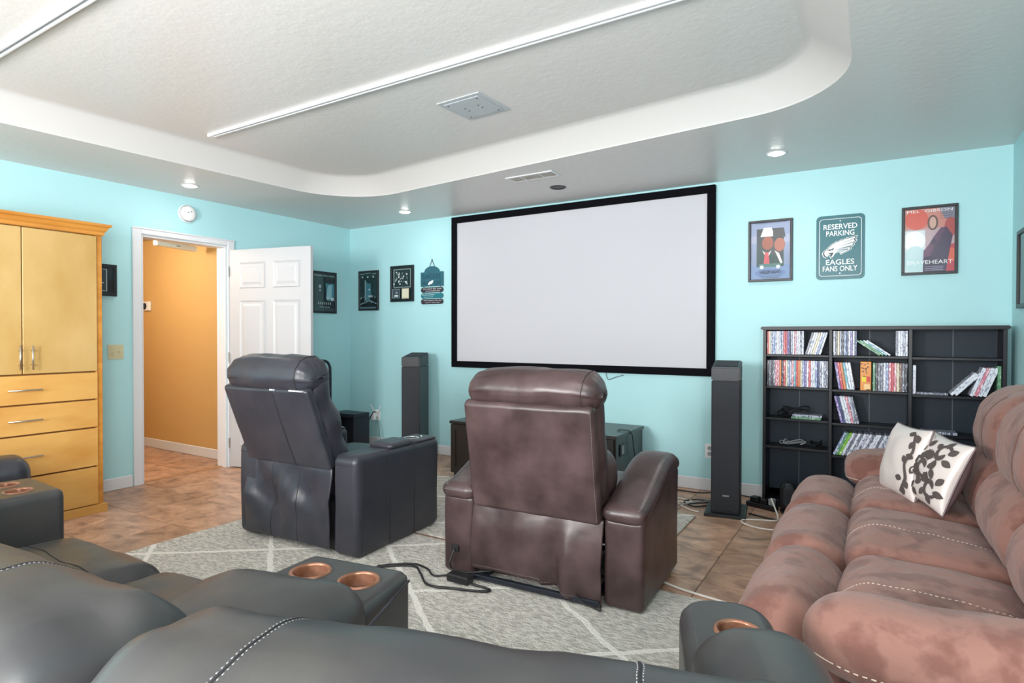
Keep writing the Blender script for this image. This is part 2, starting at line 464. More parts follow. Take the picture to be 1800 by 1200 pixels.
COL = {}
def flatcol(c, rough=0.45):
    key = (c, rough)
    if key not in COL: COL[key] = mat('print_' + str(len(COL)), c, rough)
    return COL[key]
def flat(name, shapes, parent, loc=(0, 0, 0), rot=(R(90), 0, 0), step=0.0004):
    """printed layers: polygons in the sheet's own XY, later ones on top"""
    vs, fs, ms, mi = [], [], [], []
    for i, (poly, c) in enumerate(shapes):
        mm = c if not isinstance(c, str) else flatcol(c)
        if mm not in ms: ms.append(mm)
        o = len(vs)
        vs += [(x, y, i * step) for x, y in poly]
        fs.append(tuple(range(o, o + len(poly)))); mi.append(ms.index(mm))
    ob = mesh_obj(name, vs, fs, ms, parent, False, loc, rot)
    for p, k in zip(ob.data.polygons, mi): p.material_index = k
    return ob
def rect(x0, y0, x1, y1): return [(x0, y0), (x1, y0), (x1, y1), (x0, y1)]
def oval(cx, cy, rx, ry, n=20): return [(cx + rx * math.cos(2 * PI * i / n), cy + ry * math.sin(2 * PI * i / n)) for i in range(n)]
def rrect(w, h, r, n=6):
    out = []
    for cx, cy, a0 in ((w/2-r, h/2-r, 0), (-w/2+r, h/2-r, 90), (-w/2+r, -h/2+r, 180), (w/2-r, -h/2+r, 270)):
        for i in range(n + 1):
            a = R(a0 + 90 * i / n); out.append((cx + r * math.cos(a), cy + r * math.sin(a)))
    return out

# ================================================================ THE SETTING
T = 0.12
DY0, DY1, DZ = 2.585, 3.345, 2.072      # door opening
bm = bmesh.new()
add_box(bm, (LX - T, FY - T, 0), (LX, DY0, 2.75)); add_box(bm, (LX - T, DY1, 0), (LX, BY + T, 2.75)); add_box(bm, (LX - T, DY0, DZ), (LX, DY1, 2.75))
struct(bm_obj('wall_left', bm, M_WALL))
struct(box('wall_back', (LX, BY, 0), (RX + T, BY + T, 2.75), M_WALL))
bm = bmesh.new()
add_box(bm, (RX, FY - T, 0), (RX + T, FILL_RWIN[0], 2.75)); add_box(bm, (RX, FILL_RWIN[1], 0), (RX + T, BY, 2.75))
add_box(bm, (RX, FILL_RWIN[0], 0), (RX + T, FILL_RWIN[1], FILL_RWIN[2])); add_box(bm, (RX, FILL_RWIN[0], FILL_RWIN[3]), (RX + T, FILL_RWIN[1], 2.75))
struct(bm_obj('wall_right', bm, M_WALL))
bm = bmesh.new()
for lo, hi in (((RX + 0.03, FILL_RWIN[0], FILL_RWIN[2]), (RX + 0.09, FILL_RWIN[0] + 0.045, FILL_RWIN[3])), ((RX + 0.03, FILL_RWIN[1] - 0.045, FILL_RWIN[2]), (RX + 0.09, FILL_RWIN[1], FILL_RWIN[3])), ((RX + 0.03, FILL_RWIN[0], FILL_RWIN[2]), (RX + 0.09, FILL_RWIN[1], FILL_RWIN[2] + 0.045)), ((RX + 0.03, FILL_RWIN[0], FILL_RWIN[3] - 0.045), (RX + 0.09, FILL_RWIN[1], FILL_RWIN[3]))): add_box(bm, lo, hi)
struct(bm_obj('unseen_window_4', bm, M_WHITE))  # frame of the added fill opening
bm = bmesh.new()
xs = [LX, WIN[2][0], WIN[2][1], WIN[0][0], WIN[0][1], WIN[1][0], WIN[1][1], RX]
add_box(bm, (xs[0], FY - T, 0), (xs[1], FY, 2.75)); add_box(bm, (xs[2], FY - T, 0), (xs[3], FY, 2.75)); add_box(bm, (xs[4], FY - T, 0), (xs[5], FY, 2.75)); add_box(bm, (xs[6], FY - T, 0), (xs[7], FY, 2.75))
for (x0, x1, z0, z1) in WIN:
    add_box(bm, (x0, FY - T, 0), (x1, FY, z0)); add_box(bm, (x0, FY - T, z1), (x1, FY, 2.75))
struct(bm_obj('wall_front', bm, M_WALL))
for i, (x0, x1, z0, z1) in enumerate(WIN):
    bm = bmesh.new(); f = 0.045
    add_box(bm, (x0, FY - 0.09, z0), (x0 + f, FY - 0.03, z1)); add_box(bm, (x1 - f, FY - 0.09, z0), (x1, FY - 0.03, z1))
    add_box(bm, (x0, FY - 0.09, z0), (x1, FY - 0.03, z0 + f)); add_box(bm, (x0, FY - 0.09, z1 - f), (x1, FY - 0.03, z1))
    struct(bm_obj('unseen_window_%d' % (i + 1), bm, M_WHITE))  # second and third frame the added fill openings

# floor: grout bed with separate tiles
floor = struct(box('floor', (-7.6, FY - T, -0.06), (RX + T, BY + T, -0.0035), M_GROUT))
TS, GAP = 0.457, 0.005
bm = bmesh.new(); add_box(bm, (-TS/2 + GAP/2, -TS/2 + GAP/2, -0.012), (TS/2 - GAP/2, TS/2 - GAP/2, 0.0), 0.002, 1)
tme = bpy.data.meshes.new('tile'); bm.to_mesh(tme); bm.free(); tme.materials.append(M_TILE)
tx0, ty0 = -0.747 + TS / 2, 3.06 + TS / 2
for i in range(-16, 5):
    for j in range(-12, 6):
        cx, cy = tx0 + i * TS, ty0 + j * TS
        if cx < LX - T - 1.9 or cx > RX + 0.1 or cy > BY + 0.1 or cy < 0.55: continue
        if cx < LX - 0.15 and not (DY0 - 0.45 < cy < 3.7): continue
        o = bpy.data.objects.new('tile', tme); C.objects.link(o); o.location = (cx, cy, 0); o.parent = floor

# ceiling soffit with the rounded tray
def corner_path(corners, n=14):
    out = []
    K = len(corners)
    for i in range(K):
        p = Vector(corners[i][:2]); r = corners[i][2]
        a = (Vector(corners[i-1][:2]) - p).normalized(); b = (Vector(corners[(i+1) % K][:2]) - p).normalized()
        ang = a.angle(b); d = r / math.tan(ang / 2)
        c = p + (a + b).normalized() * (r / math.sin(ang / 2))
        s = p + a * d - c; e = p + b * d - c
        a0 = math.atan2(s.y, s.x); a1 = math.atan2(e.y, e.x)
        while a1 - a0 > PI: a1 -= 2 * PI
        while a1 - a0 < -PI: a1 += 2 * PI
        for j in range(n + 1):
            t = a0 + (a1 - a0) * j / n
            out.append(Vector((c.x + r * math.cos(t), c.y + r * math.sin(t))))
    return out
TRAY = corner_path([(-4.42, -1.1, 0.5), (-0.085, -1.1, 0.5), (-0.105, 3.455, 0.56), (-4.135, 3.90, 0.58)])
def offset_in(path, d):
    out = []
    n = len(path)
    for i in range(n):
        t = (path[(i+1) % n] - path[i-1]).normalized()
        out.append(path[i] + Vector((-t.y, t.x)) * d)     # path runs counter-clockwise: left is inside
    return out
x0, x1, y0, y1 = LX, RX, FY, BY
cen = Vector((-2.2, 1.4))
def to_rect(p):
    d = p - cen; ts = []
    if d.x > 1e-9: ts.append((x1 - cen.x) / d.x)
    if d.x < -1e-9: ts.append((x0 - cen.x) / d.x)
    if d.y > 1e-9: ts.append((y1 - cen.y) / d.y)
    if d.y < -1e-9: ts.append((y0 - cen.y) / d.y)
    return cen + d * min(ts)
vs, fs = [], []
n = len(TRAY)
for p in TRAY:
    q = to_rect(p); vs.append((p.x, p.y, CZ)); vs.append((q.x, q.y, CZ))
cor = [Vector(c) for c in ((x0, y0), (x1, y0), (x1, y1), (x0, y1))]
for i in range(n):
    j = (i + 1) % n
    fs.append((2*i, 2*j, 2*j+1, 2*i+1))
    a, b = Vector(vs[2*i+1][:2]), Vector(vs[2*j+1][:2])
    for c in cor:
        if (a - c).length > 1e-4 and (b - c).length > 1e-4:
            aa = math.atan2(*(a - cen).yx); ab = math.atan2(*(b - cen).yx); ac = math.atan2(*(c - cen).yx)
            if (ac - aa) % (2*PI) < (ab - aa) % (2*PI) < PI:
                vs.append((c.x, c.y, CZ)); fs.append((2*i+1, 2*j+1, len(vs)-1))
ceiling = struct(mesh_obj('ceiling', vs, fs, M_CEIL))
prof = [(0, 0), (0.006, 0.012), (0.130, 0.108), (0.152, 0.126), (0.172, 0.136), (0.195, 0.140)]
vs, fs = [], []
for ins, dz in prof:
    for p in offset_in(TRAY, ins): vs.append((p.x, p.y, CZ + dz))
for k in range(len(prof) - 1):
    for i in range(n):
        j = (i + 1) % n
        fs.append((k*n+i, k*n+j, (k+1)*n+j, (k+1)*n+i))
mesh_obj('tray_cove', vs, fs, M_COVE, ceiling, True)
TZ = CZ + 0.140
top = offset_in(TRAY, 0.195)
mesh_obj('tray_panel', [(p.x, p.y, TZ) for p in top], [tuple(range(n))], M_CEIL, ceiling)

# baseboards
def bboard(name, lo, hi): return struct(box(name, lo, hi, M_WHITE, bev=0.006))
bboard('baseboard_back', (LX, BY - 0.014, 0), (RX, BY, 0.10))
bboard('baseboard_right', (RX - 0.014, FY, 0), (RX, BY - 0.014, 0.10))
bb = bboard('baseboard_left', (LX, 2.07, 0), (LX + 0.014, DY0 - 0.075, 0.10))
box('board_end', (LX, DY1 + 0.075, 0), (LX + 0.014, BY - 0.014, 0.10), M_WHITE, bb, 0.006)

# door casing, hall beyond
tr = struct(box('trim_1', (LX, DY0 - 0.07, 0), (LX + 0.018, DY0, DZ + 0.055), M_WHITE, bev=0.005))
box('casing_side', (LX, DY1, 0), (LX + 0.018, DY1 + 0.07, DZ + 0.055), M_WHITE, tr, 0.005)
box('casing_head', (LX, DY0, DZ), (LX + 0.018, DY1, DZ + 0.055), M_WHITE, tr, 0.005)
box('casing_bead', (LX + 0.018, DY0 - 0.07, DZ + 0.042), (LX + 0.026, DY1 + 0.07, DZ + 0.055), M_WHITE, tr, 0.003)
box('jamb', (LX - T - 0.01, DY0, 0), (LX, DY0 + 0.018, DZ), M_WHITE, tr, 0.002)
box('jamb', (LX - T - 0.01, DY1 - 0.018, 0), (LX, DY1, DZ), M_WHITE, tr, 0.002)
box('jamb_head', (LX - T - 0.01, DY0 + 0.018, DZ - 0.018), (LX, DY1 - 0.018, DZ), M_WHITE, tr, 0.002)
box('door_stop', (LX - 0.06, DY0 + 0.018, 0.01), (LX - 0.045, DY0 + 0.03, DZ - 0.018), M_WHITE, tr)
box('strike_plate', (LX - 0.035, DY0 + 0.018, 0.93), (LX - 0.012, DY0 + 0.0195, 1.0), M_STEEL, tr)
struct(box('trim_2', (LX - 0.10, DY0 + 0.018, 0.0), (LX - 0.055, DY1 - 0.018, 0.008), mat('threshold_wood', '#b98a62', 0.5), bev=0.003))
HY = 3.50
struct(box('wall_hall', (-7.6, HY, 0), (LX - T, HY + 0.1, 2.4), M_ORANGE))
struct(box('wall_hall_end', (-7.7, 1.9, 0), (-7.6, HY + 0.1, 2.4), M_ORANGE))
struct(box('wall_hall_near', (-7.6, 1.9, 0), (LX - T, 2.0, 2.4), M_ORANGE))
struct(box('ceiling_hall', (-7.7, 1.9, 2.275), (LX - T, HY + 0.1, 2.4), M_HALLCEIL))
bboard('baseboard_hall', (-7.6, HY - 0.014, 0), (LX - T, HY, 0.10))

# the open panelled door
door = struct(bpy.data.objects.new('door_1', None)); C.objects.link(door)
door.location = (LX + 0.03, DY1 + 0.01, 0.012); door.rotation_euler = (0, 0, R(13.0))
DW, DH, DT = 0.90, 2.02, 0.036
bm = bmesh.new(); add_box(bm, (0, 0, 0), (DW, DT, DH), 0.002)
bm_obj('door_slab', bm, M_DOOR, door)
for (xa, xb) in ((0.115, 0.405), (0.495, 0.785)):
    for (za, zb) in ((1.66, 1.90), (0.99, 1.55), (0.20, 0.83)):
        bm = bmesh.new()      # raised field inside a moulded groove
        def ring(i, y): return [bm.verts.new((xa + i, y, za + i)), bm.verts.new((xb - i, y, za + i)), bm.verts.new((xb - i, y, zb - i)), bm.verts.new((xa + i, y, zb - i))]
        rs = [ring(0, -0.0005), ring(0.006, -0.008), ring(0.020, -0.001), ring(0.035, -0.001), ring(0.055, -0.008)]
        for a, b in zip(rs[:-1], rs[1:]):
            for q in range(4): bm.faces.new((a[q], a[(q+1) % 4], b[(q+1) % 4], b[q]))
        bm.faces.new(rs[-1])
        bm_obj('door_panel', bm, M_DOOR, door)
for z in (0.22, 1.02, 1.82):
    cyl('hinge', 0.007, 0.09, M_STEEL, door, (-0.006, -0.006, z), seg=10)
k_ = lathe('door_knob', [(0.0, -0.075), (0.02, -0.074), (0.028, -0.06), (0.024, -0.045), (0.011, -0.035), (0.011, -0.008), (0.03, -0.006), (0.03, 0.0)], M_STEEL, door, (0.84, 0.0, 0.95), (R(-90), 0, 0))

# ================================================================ FIXTURES
def downlight(x, y, label, power, on=True):
    t = thing('recessed_light', label, 'ceiling light', (x, y, CZ), 0, 'recessed ceiling lights')
    lathe('trim_ring', [(0.046, 0.0), (0.052, -0.006), (0.064, -0.005), (0.068, 0.0)], M_WHITE if on else M_BLKPL, t)
    if on:
        lathe('lens', [(0.045, -0.002), (0.042, -0.008), (0.028, -0.013), (0.0, -0.015)], M_LAMP, t)
        l = bpy.data.lights.new('bulb', 'SPOT'); l.energy = power; l.spot_size = R(150); l.spot_blend = 0.9; l.shadow_soft_size = 0.045; l.color = (1, 0.96, 0.90)
        o = bpy.data.objects.new('bulb', l); C.objects.link(o); o.parent = t; o.location = (0, 0, -0.03)
    else:
        lathe('dark_can', [(0.0, -0.001), (0.046, -0.001)], M_BLKPL, t)
    return t
downlight(-4.77, 2.76, 'lit recessed ceiling light nearest the white smoke alarm', 7)
downlight(-3.975, 4.45, 'bright recessed ceiling light in the soffit left of the projection screen', 2.5)
downlight(-0.58, 4.295, 'bright recessed ceiling light above the green parking sign', 8)
downlight(-2.24, 4.362, 'small unlit black recessed opening in ceiling beside the air vent', 0, False)

def rail(y, x0, x1, label):
    t = thing('ceiling_track', label, 'light track', ((x0 + x1) / 2, y, TZ), 0, 'white tracks on the tray ceiling')
    h = (x1 - x0) / 2
    box('channel_side', (-h, -0.018, -0.020), (h, -0.008, 0.0), M_WHITE, t, 0.001)
    box('channel_side', (-h, 0.008, -0.020), (h, 0.018, 0.0), M_WHITE, t, 0.001)
    box('channel_slot', (-h, -0.008, -0.010), (h, 0.008, -0.002), M_GREYPL, t)
    box('end_cap', (-h - 0.05, -0.019, -0.022), (-h, 0.019, 0.0), M_WHITE, t, 0.003)
    box('end_cap', (h, -0.019, -0.022), (h + 0.05, 0.019, 0.0), M_WHITE, t, 0.003)
rail(2.365, -3.80, -0.45, 'long white light track on tray ceiling beside the square hatch')
rail(1.145, -3.9, -0.45, 'long white light track on tray ceiling in the top left corner')

t = thing('ceiling_hatch', 'square grey metal access plate screwed to the tray ceiling', 'access panel', (-2.04, 2.885, TZ), R(-3))
box('plate_frame', (-0.155, -0.155, -0.006), (0.155, 0.155, 0.0), M_HATCH, t, 0.002)
box('plate', (-0.125, -0.125, -0.010), (0.125, 0.125, -0.006), M_HATCH, t, 0.002)
for sx in (-1, 1):
    for sy in (-1, 1):
        cyl('screw', 0.004, 0.003, M_BLKMET, t, (sx * 0.105, sy * 0.105, -0.011), seg=8)
        cyl('screw', 0.004, 0.003, M_BLKMET, t, (sx * 0.05, sy * 0.02, -0.011), seg=8)

t = thing('air_vent', 'white rectangular ceiling air vent above the projection screen', 'vent', (-2.25, 3.96, CZ), R(-1))
for lo, hi in (((-0.205, -0.075, -0.008), (0.205, -0.055, 0)), ((-0.205, 0.055, -0.008), (0.205, 0.075, 0)), ((-0.205, -0.055, -0.008), (-0.185, 0.055, 0)), ((0.185, -0.055, -0.008), (0.205, 0.055, 0))):
    box('vent_frame', lo, hi, M_WHITE, t, 0.002)
box('duct', (-0.185, -0.055, -0.0015), (0.185, 0.055, -0.0005), mat('duct_dark', (0.10, 0.085, 0.075), 0.8), t)
for i in range(7):
    y = -0.045 + i * 0.015
    box('vent_slat', (-0.18, -0.0055, -0.0008), (0.18, 0.0055, 0.0008), mat('vent_slat', (0.45, 0.43, 0.40), 0.5), t, loc=(0, y, -0.005), rot=(R(35), 0, 0))
for x in (-0.08, 0.08): box('vent_bar', (x - 0.004, -0.055, -0.009), (x + 0.004, 0.055, -0.006), M_WHITE, t)

t = thing('smoke_alarm', 'round white smoke alarm high on the wall above the doorway', 'smoke alarm', (LX, 2.97, 2.305))
lathe('alarm_base', [(0.0, 0), (0.078, 0), (0.078, 0.012), (0.07, 0.016)], M_WPL, t, (0, 0, 0), (0, R(90), 0))
lathe('alarm_body', [(0.066, 0.014), (0.066, 0.032), (0.058, 0.046), (0.03, 0.050), (0.0, 0.050)], M_WPL, t, (0, 0, 0), (0, R(90), 0))
box('alarm_slot', (0.050, -0.02, 0.004), (0.0515, -0.006, 0.010), M_BLKPL, t)
box('alarm_slot', (0.050, 0.008, 0.012), (0.0515, 0.02, 0.018), M_BLKPL, t)

t = thing('light_switch', 'almond double light switch plate between maple cabinet and doorway', 'light switch', (LX, 2.389, 1.105))
box('switch_plate', (0, -0.058, -0.058), (0.006, 0.058, 0.058), M_ALM, t, 0.003, 2)
for y in (-0.023, 0.023): box('toggle', (0.006, y - 0.005, -0.012), (0.018, y + 0.005, 0.006), M_ALM, t, 0.002)
for y in (-0.023, 0.023):
    for z in (-0.03, 0.03): cyl('screw', 0.003, 0.002, M_GREYPL, t, (0.0065, y, z), (0, R(90), 0), 8)

def outlet(x, label, z):
    t = thing('wall_outlet', label, 'outlet', (x, BY, z), 0, 'outlets on the screen wall')
    box('outlet_plate', (-0.036, -0.006, -0.058), (0.036, 0.0, 0.058), M_WPL, t, 0.003, 2)
    for s in (-1, 1): cyl('socket', 0.017, 0.003, M_GREYPL if x > -2 else M_WPL, t, (0, -0.0065, s * 0.022), (R(90), 0, 0), 16)
    return t
outlet(-4.75, 'white wall outlet with plugs between black recliner and left speaker', 0.35)
outlet(-1.135, 'white wall outlet half hidden behind the right tower speaker', 0.32)
# plugs and cords at the left outlet
tag(box('plug_adapter', (-4.79, 4.80, 0.295), (-4.745, 4.862, 0.375), M_WPL, bev=0.005), 'white plug adapter in the outlet left of the left tower speaker', 'adapter')
tag(tube('electric_cable', [(-4.745, 4.855, 0.375), (-4.75, 4.80, 0.385), (-4.80, 4.78, 0.30), (-4.88, 4.70, 0.12), (-4.94, 4.66, 0.01), (-4.90, 4.60, 0.006), (-4.78, 4.62, 0.006)], 0.006, M_BLKPL), 'black power cord hanging from outlet beside black framed box', 'cord')
tag(tube('electric_cable', [(-4.735, 4.855, 0.325), (-4.72, 4.82, 0.325), (-4.67, 4.80, 0.25), (-4.64, 4.79, 0.12), (-4.62, 4.78, 0.006), (-4.5, 4.7, 0.006)], 0.004, mat('green_cord', (0.12, 0.22, 0.20), 0.5)), 'thin grey-green cord hanging from the outlet by the left speaker', 'cord')
t = thing('router', 'small white router with two slanted antennas behind black recliner', 'router', (-4.75, 4.845, 0.39))
box('router_body', (-0.03, -0.012, -0.015), (0.03, 0.012, 0.015), M_WPL, t, 0.004)
tube('antenna', [(-0.03, 0, 0), (-0.09, 0, 0.075)], 0.006, M_WPL, t, smoothpath=False)
tube('antenna', [(0.03, 0, -0.01), (0.075, 0, 0.07)], 0.005, M_WPL, t, smoothpath=False)

t = thing('hall_light', 'white strip light hanging from the hallway ceiling beyond the doorway', 'light', (-5.72, 3.17, 2.085), R(15))
box('fixture_body', (-0.03, -0.23, -0.02), (0.03, 0.23, 0.03), M_WPL, t, 0.006)
box('fixture_stem', (-0.01, -0.01, 0.03), (0.01, 0.01, 0.19), M_WPL, t)
box('fixture_badge', (0.03, -0.02, -0.004), (0.032, 0.02, 0.006), M_GREYPL, t)
t = thing('thermostat', 'small white thermostat with dark round dial on the ochre hall wall', 'thermostat', (-6.88, HY, 1.555))
box('thermostat_plate', (-0.07, -0.02, -0.05), (0.07, 0, 0.05), M_WPL, t, 0.004)
cyl('dial', 0.035, 0.02, M_BLKMET, t, (-0.025, -0.03, 0), (R(90), 0, 0), 20)
# hallway has its own ceiling lamp out of view
l = bpy.data.lights.new('hall_bulb', 'POINT'); l.energy = 30; l.shadow_soft_size = 0.12; l.color = (1, 0.93, 0.82)
o = bpy.data.objects.new('hall_bulb', l); C.objects.link(o); o.location = (-6.1, 2.45, 2.1)

# ================================================================ MAPLE CABINET
CX = -4.62                                                   # front plane
cab = thing('maple_cabinet', 'tall maple wardrobe cabinet with two doors over four drawers', 'cabinet', (-4.9, 1.585, 0))
def cb(name, lo, hi, m, parent=None, bev=0.003):
    o = box(name, Vector(lo) - Vector((-4.9, 1.585, 0)), Vector(hi) - Vector((-4.9, 1.585, 0)), m, parent or cab, bev)
    return o
cb('body', (LX + 0.005, 1.125, 0.06), (CX - 0.02, 2.045, 1.93), M_MAPLE)
cb('face_frame', (CX - 0.021, 2.005, 0.06), (CX - 0.004, 2.047, 1.93), M_MAPLE_T)
cb('face_frame', (CX - 0.021, 1.123, 0.06), (CX - 0.004, 1.165, 1.93), M_MAPLE_T)
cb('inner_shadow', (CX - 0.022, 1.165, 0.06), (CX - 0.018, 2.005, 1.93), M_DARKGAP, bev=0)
cb('plinth', (LX + 0.005, 1.11, 0), (CX + 0.004, 2.07, 0.062), M_MAPLE_D)
pr_ = [(0.0, 1.93), (0.010, 1.935), (0.012, 1.955), (0.022, 1.965), (0.030, 1.985), (0.045, 1.995), (0.047, 2.01), (0.0, 2.01)]
# crown: profile swept round front and both ends
vs, fs = [], []
for (dx, z) in pr_:
    for (x, y) in ((LX + 0.005, 2.047 + dx), (CX - 0.004 + dx, 2.047 + dx), (CX - 0.004 + dx, 1.123 - dx), (LX + 0.005, 1.123 - dx)):
        vs.append((x + 4.9, y - 1.585, z))
for k in range(len(pr_) - 1):
    for i in range(3): fs.append((k*4+i, k*4+i+1, (k+1)*4+i+1, (k+1)*4+i))
fs.append(tuple((len(pr_)-1)*4 + i for i in range(4)))
mesh_obj('crown_moulding', vs, fs, M_MAPLE_T, cab)
def handle(parent, p, q):
    p = Vector(p) - Vector((-4.9, 1.585, 0)); q = Vector(q) - Vector((-4.9, 1.585, 0))
    h = tube('handle', [p, q], 0.0048, M_STEEL, parent, 10, False)
    for t_ in (0.2, 0.8):
        a = p + (q - p) * t_
        tube('handle_post', [a, a - Vector((0.03, 0, 0))], 0.004, M_STEEL, h, 8, False)
for (ya, yb, hy) in ((1.16, 1.583, 1.565), (1.588, 2.01, 1.630)):
    d = cb('cabinet_door', (CX - 0.014, ya, 0.992), (CX + 0.006, yb, 1.925), M_MAPLE)
    handle(d, (CX + 0.036, hy, 1.02), (CX + 0.036, hy, 1.175))
for (za, zb) in ((0.80, 0.982), (0.605, 0.79), (0.335, 0.595), (0.068, 0.325)):
    d = cb('drawer', (CX - 0.014, 1.16, za), (CX + 0.006, 2.012, zb), M_MAPLE_D)
    handle(d, (CX + 0.036, 1.50, (za + zb) / 2), (CX + 0.036, 1.68, (za + zb) / 2))

# ================================================================ WALL PICTURES
def picture(name, label, w, h, loc, rz, shapes, fw=0.018, deep=0.022, cat='picture', fm=None):
    t = thing(name, label, cat, loc, rz)
    fm = fm or M_BLACK
    for lo, hi in (((-w/2, -deep, -h/2), (w/2, 0, -h/2 + fw)), ((-w/2, -deep, h/2 - fw), (w/2, 0, h/2)), ((-w/2, -deep, -h/2 + fw), (-w/2 + fw, 0, h/2 - fw)), ((w/2 - fw, -deep, -h/2 + fw), (w/2, 0, h/2 - fw))):
        box('frame_rail', lo, hi, fm, t, 0.002)
    if shapes: flat('print', shapes, t, (0, -0.008, 0))
    mesh_obj('glass', [(-w/2 + fw, -0.016, -h/2 + fw), (w/2 - fw, -0.016, -h/2 + fw), (w/2 - fw, -0.016, h/2 - fw), (-w/2 + fw, -0.016, h/2 - fw)], [(0, 1, 2, 3)], M_GLASS, t)
    return t
def S(w, h, lst):      # shapes given in unit sheet coordinates (-1..1)
    return [([(x * w / 2, y * h / 2) for x, y in p], c) for p, c in lst]

# comedy poster: plain stand-in in the same colours
t = picture('framed_poster', 'framed grey-blue film poster left of the green parking sign', 0.31, 0.465, (-0.695, BY, 1.885), 0, S(0.31, 0.465, [
    (rect(-.97, -.97, .97, .97), '#8d9bb8'), (rect(-.97, -.97, .97, -.45), '#7f97bd'), (rect(-.97, .25, .97, .5), '#a2a8be'), (oval(0, -.72, .7, .13), '#6d86b0'),
    (rect(-.62, -.52, .60, .72), '#3b4347'), ([(-.62, -.52), (.60, -.52), (.60, -.2), (-.62, .08)], '#2c4a48'),
    ([(-.45, .46), (-.3, .75), (.05, .75), (.2, .46)], '#e6dcdc'), (oval(-.12, .25, .26, .22), '#9a5a48'), (oval(.42, .18, .24, .22), '#a86a58'), ([(.12, .42), (.12, .66), (.62, .66), (.68, .42)], '#4b4b50'),
    ([(-.36, .02), (-.14, -.12), (.06, .02), (-.14, -.3)], '#e9e2e0'), ([(-.24, -.05), (-.08, -.05), (-.02, -.45), (-.3, -.45)], '#cf5b62'), ([(.2, 0), (.4, -.1), (.56, -.4), (.48, -.46)], '#e4dedc'),
    (rect(-.5, -.53, .5, -.42), '#4f7c78'), (oval(-.38, -.53, .09, .06), '#dfe6e6'), (oval(.36, -.53, .09, .06), '#dfe6e6')]))
text_mesh('title_lettering', 'HARLEM NIGHTS', 0.145, 0.026, M_TEXTK, t, (0, -0.0148, -0.162))
flat('credit_lines', S(0.31, 0.465, [(rect(-.5, -.845, .5, -.83), '#54627c'), (rect(-.4, -.885, .4, -.87), '#54627c'), (rect(-.75, .90, .75, .915), '#6d7890')]), t, (0, -0.0148, 0))

t = picture('framed_poster', 'framed red and purple film poster right of the green parking sign', 0.31, 0.46, (0.291, BY, 1.884), 0, S(0.31, 0.46, [
    (rect(-.97, -.97, .97, .97), '#b9a2a8'), (rect(-.97, .35, .97, .97), '#c4857a'), (oval(-.45, .62, .42, .3), '#cc5a48'), ([(.3, .97), (.97, .97), (.97, .45), (.55, .6)], '#7d7f90'),
    (oval(.75, .35, .22, .28), '#a84a48'), ([(-.97, .30), (-.15, .30), (-.1, -.97), (-.97, -.97)], '#d3dcdf'), (oval(-.55, .0, .42, .28), '#eceff0'), (oval(-.5, -.55, .45, .4), '#bcd5d8'),
    ([(.5, -.97), (.97, -.97), (.97, -.1), (.6, -.2)], '#b63f4d'), (oval(.78, -.45, .18, .2), '#d0604a'),
    ([(-.22, -.97), (.58, -.97), (.72, -.3), (.82, .1), (.6, .36), (.4, .34), (.15, .08), (.0, -.12), (-.2, -.3)], '#43304f'), ([(-.2, -.3), (.0, -.12), (.2, -.14), (.05, -.45), (-.2, -.5)], '#67405f'), ([(.15, .08), (.4, .34), (.55, .3), (.3, -.1)], '#5b3a5c'),
    (oval(.12, .50, .19, .22), '#5c4038'), (oval(.12, .50, .12, .17), '#c5a294')]))
text_mesh('name_lettering', 'MEL  GIBSON', 0.25, 0.017, M_TEXTW, t, (0, -0.0148, 0.196))
text_mesh('title_lettering', 'BRAVEHEART', 0.25, 0.026, M_TEXTW, t, (0.002, -0.0148, -0.147))
flat('credit_lines', S(0.31, 0.46, [(rect(-.15, -.78 - i * .05, .5, -.765 - i * .05), '#9b93a8') for i in range(3)] + [(rect(.35, .74 - i * .07, .8, .75 - i * .07), '#5d5560') for i in range(3)]), t, (0, -0.0148, 0))

# green parking sign
t = thing('parking_sign', 'green metal sign with rounded corners reading reserved parking eagles fans only', 'sign', (-0.2325, BY, 1.878))
prism('sign_plate', rrect(0.305, 0.46, 0.03), 0.004, M_GREENSIGN, t, (0, -0.001, 0), (R(90), 0, 0), 0.001)
def ringshape(w, h, r, th):
    a = rrect(w, h, r, 6); b = rrect(w - 2*th, h - 2*th, r - th, 6); n_ = len(a)
    return a, b, n_
a, b_, n_ = ringshape(0.266, 0.412, 0.022, 0.0032)
mesh_obj('sign_border', [(x, y, 0) for x, y in a] + [(x, y, 0) for x, y in b_], [(i, (i+1) % n_, n_ + (i+1) % n_, n_ + i) for i in range(n_)], M_TEXTW, t, loc=(0, -0.0056, 0), rot=(R(90), 0, 0))
for s_, w_, z_ in (('RESERVED', 0.212, 0.148), ('PARKING', 0.178, 0.100), ('EAGLES', 0.178, -0.106), ('FANS ONLY', 0.218, -0.153)):
    text_mesh('sign_lettering', s_, w_, 0.038, M_TEXTW, t, (0, -0.0056, z_), bold=True)
for z_ in (0.187, -0.187): cyl('screw', 0.004, 0.002, M_STEEL, t, (0, -0.006, z_), (R(90), 0, 0), 8)
def zp(x, y): return ((x - 1390) / 680 * 0.305, (447 - (y + 0.035 * (x - 1050))) / 880 * 0.46)
OUT = [(1148,522),(1160,495),(1200,465),(1240,425),(1275,395),(1310,378),(1335,358),(1355,362),(1400,338),(1440,332),(1475,316),(1540,306),(1622,288),(1596,338),(1618,348),(1575,400),(1582,412),(1540,450),(1545,462),(1500,490),(1450,512),(1395,538),(1378,502),(1330,517),(1312,532),(1292,570),(1262,584),(1250,548),(1216,548),(1202,578),(1165,562)]
cxm = sum(x for x, y in OUT) / len(OUT); cym = sum(y for x, y in OUT) / len(OUT)
def grow(k): return [zp(cxm + (x - cxm) * k, cym + (y - cym) * (k * 1.0)) for x, y in OUT]
WH, SV, DK = '#e3e9ea', '#b9c4c8', '#10323c'
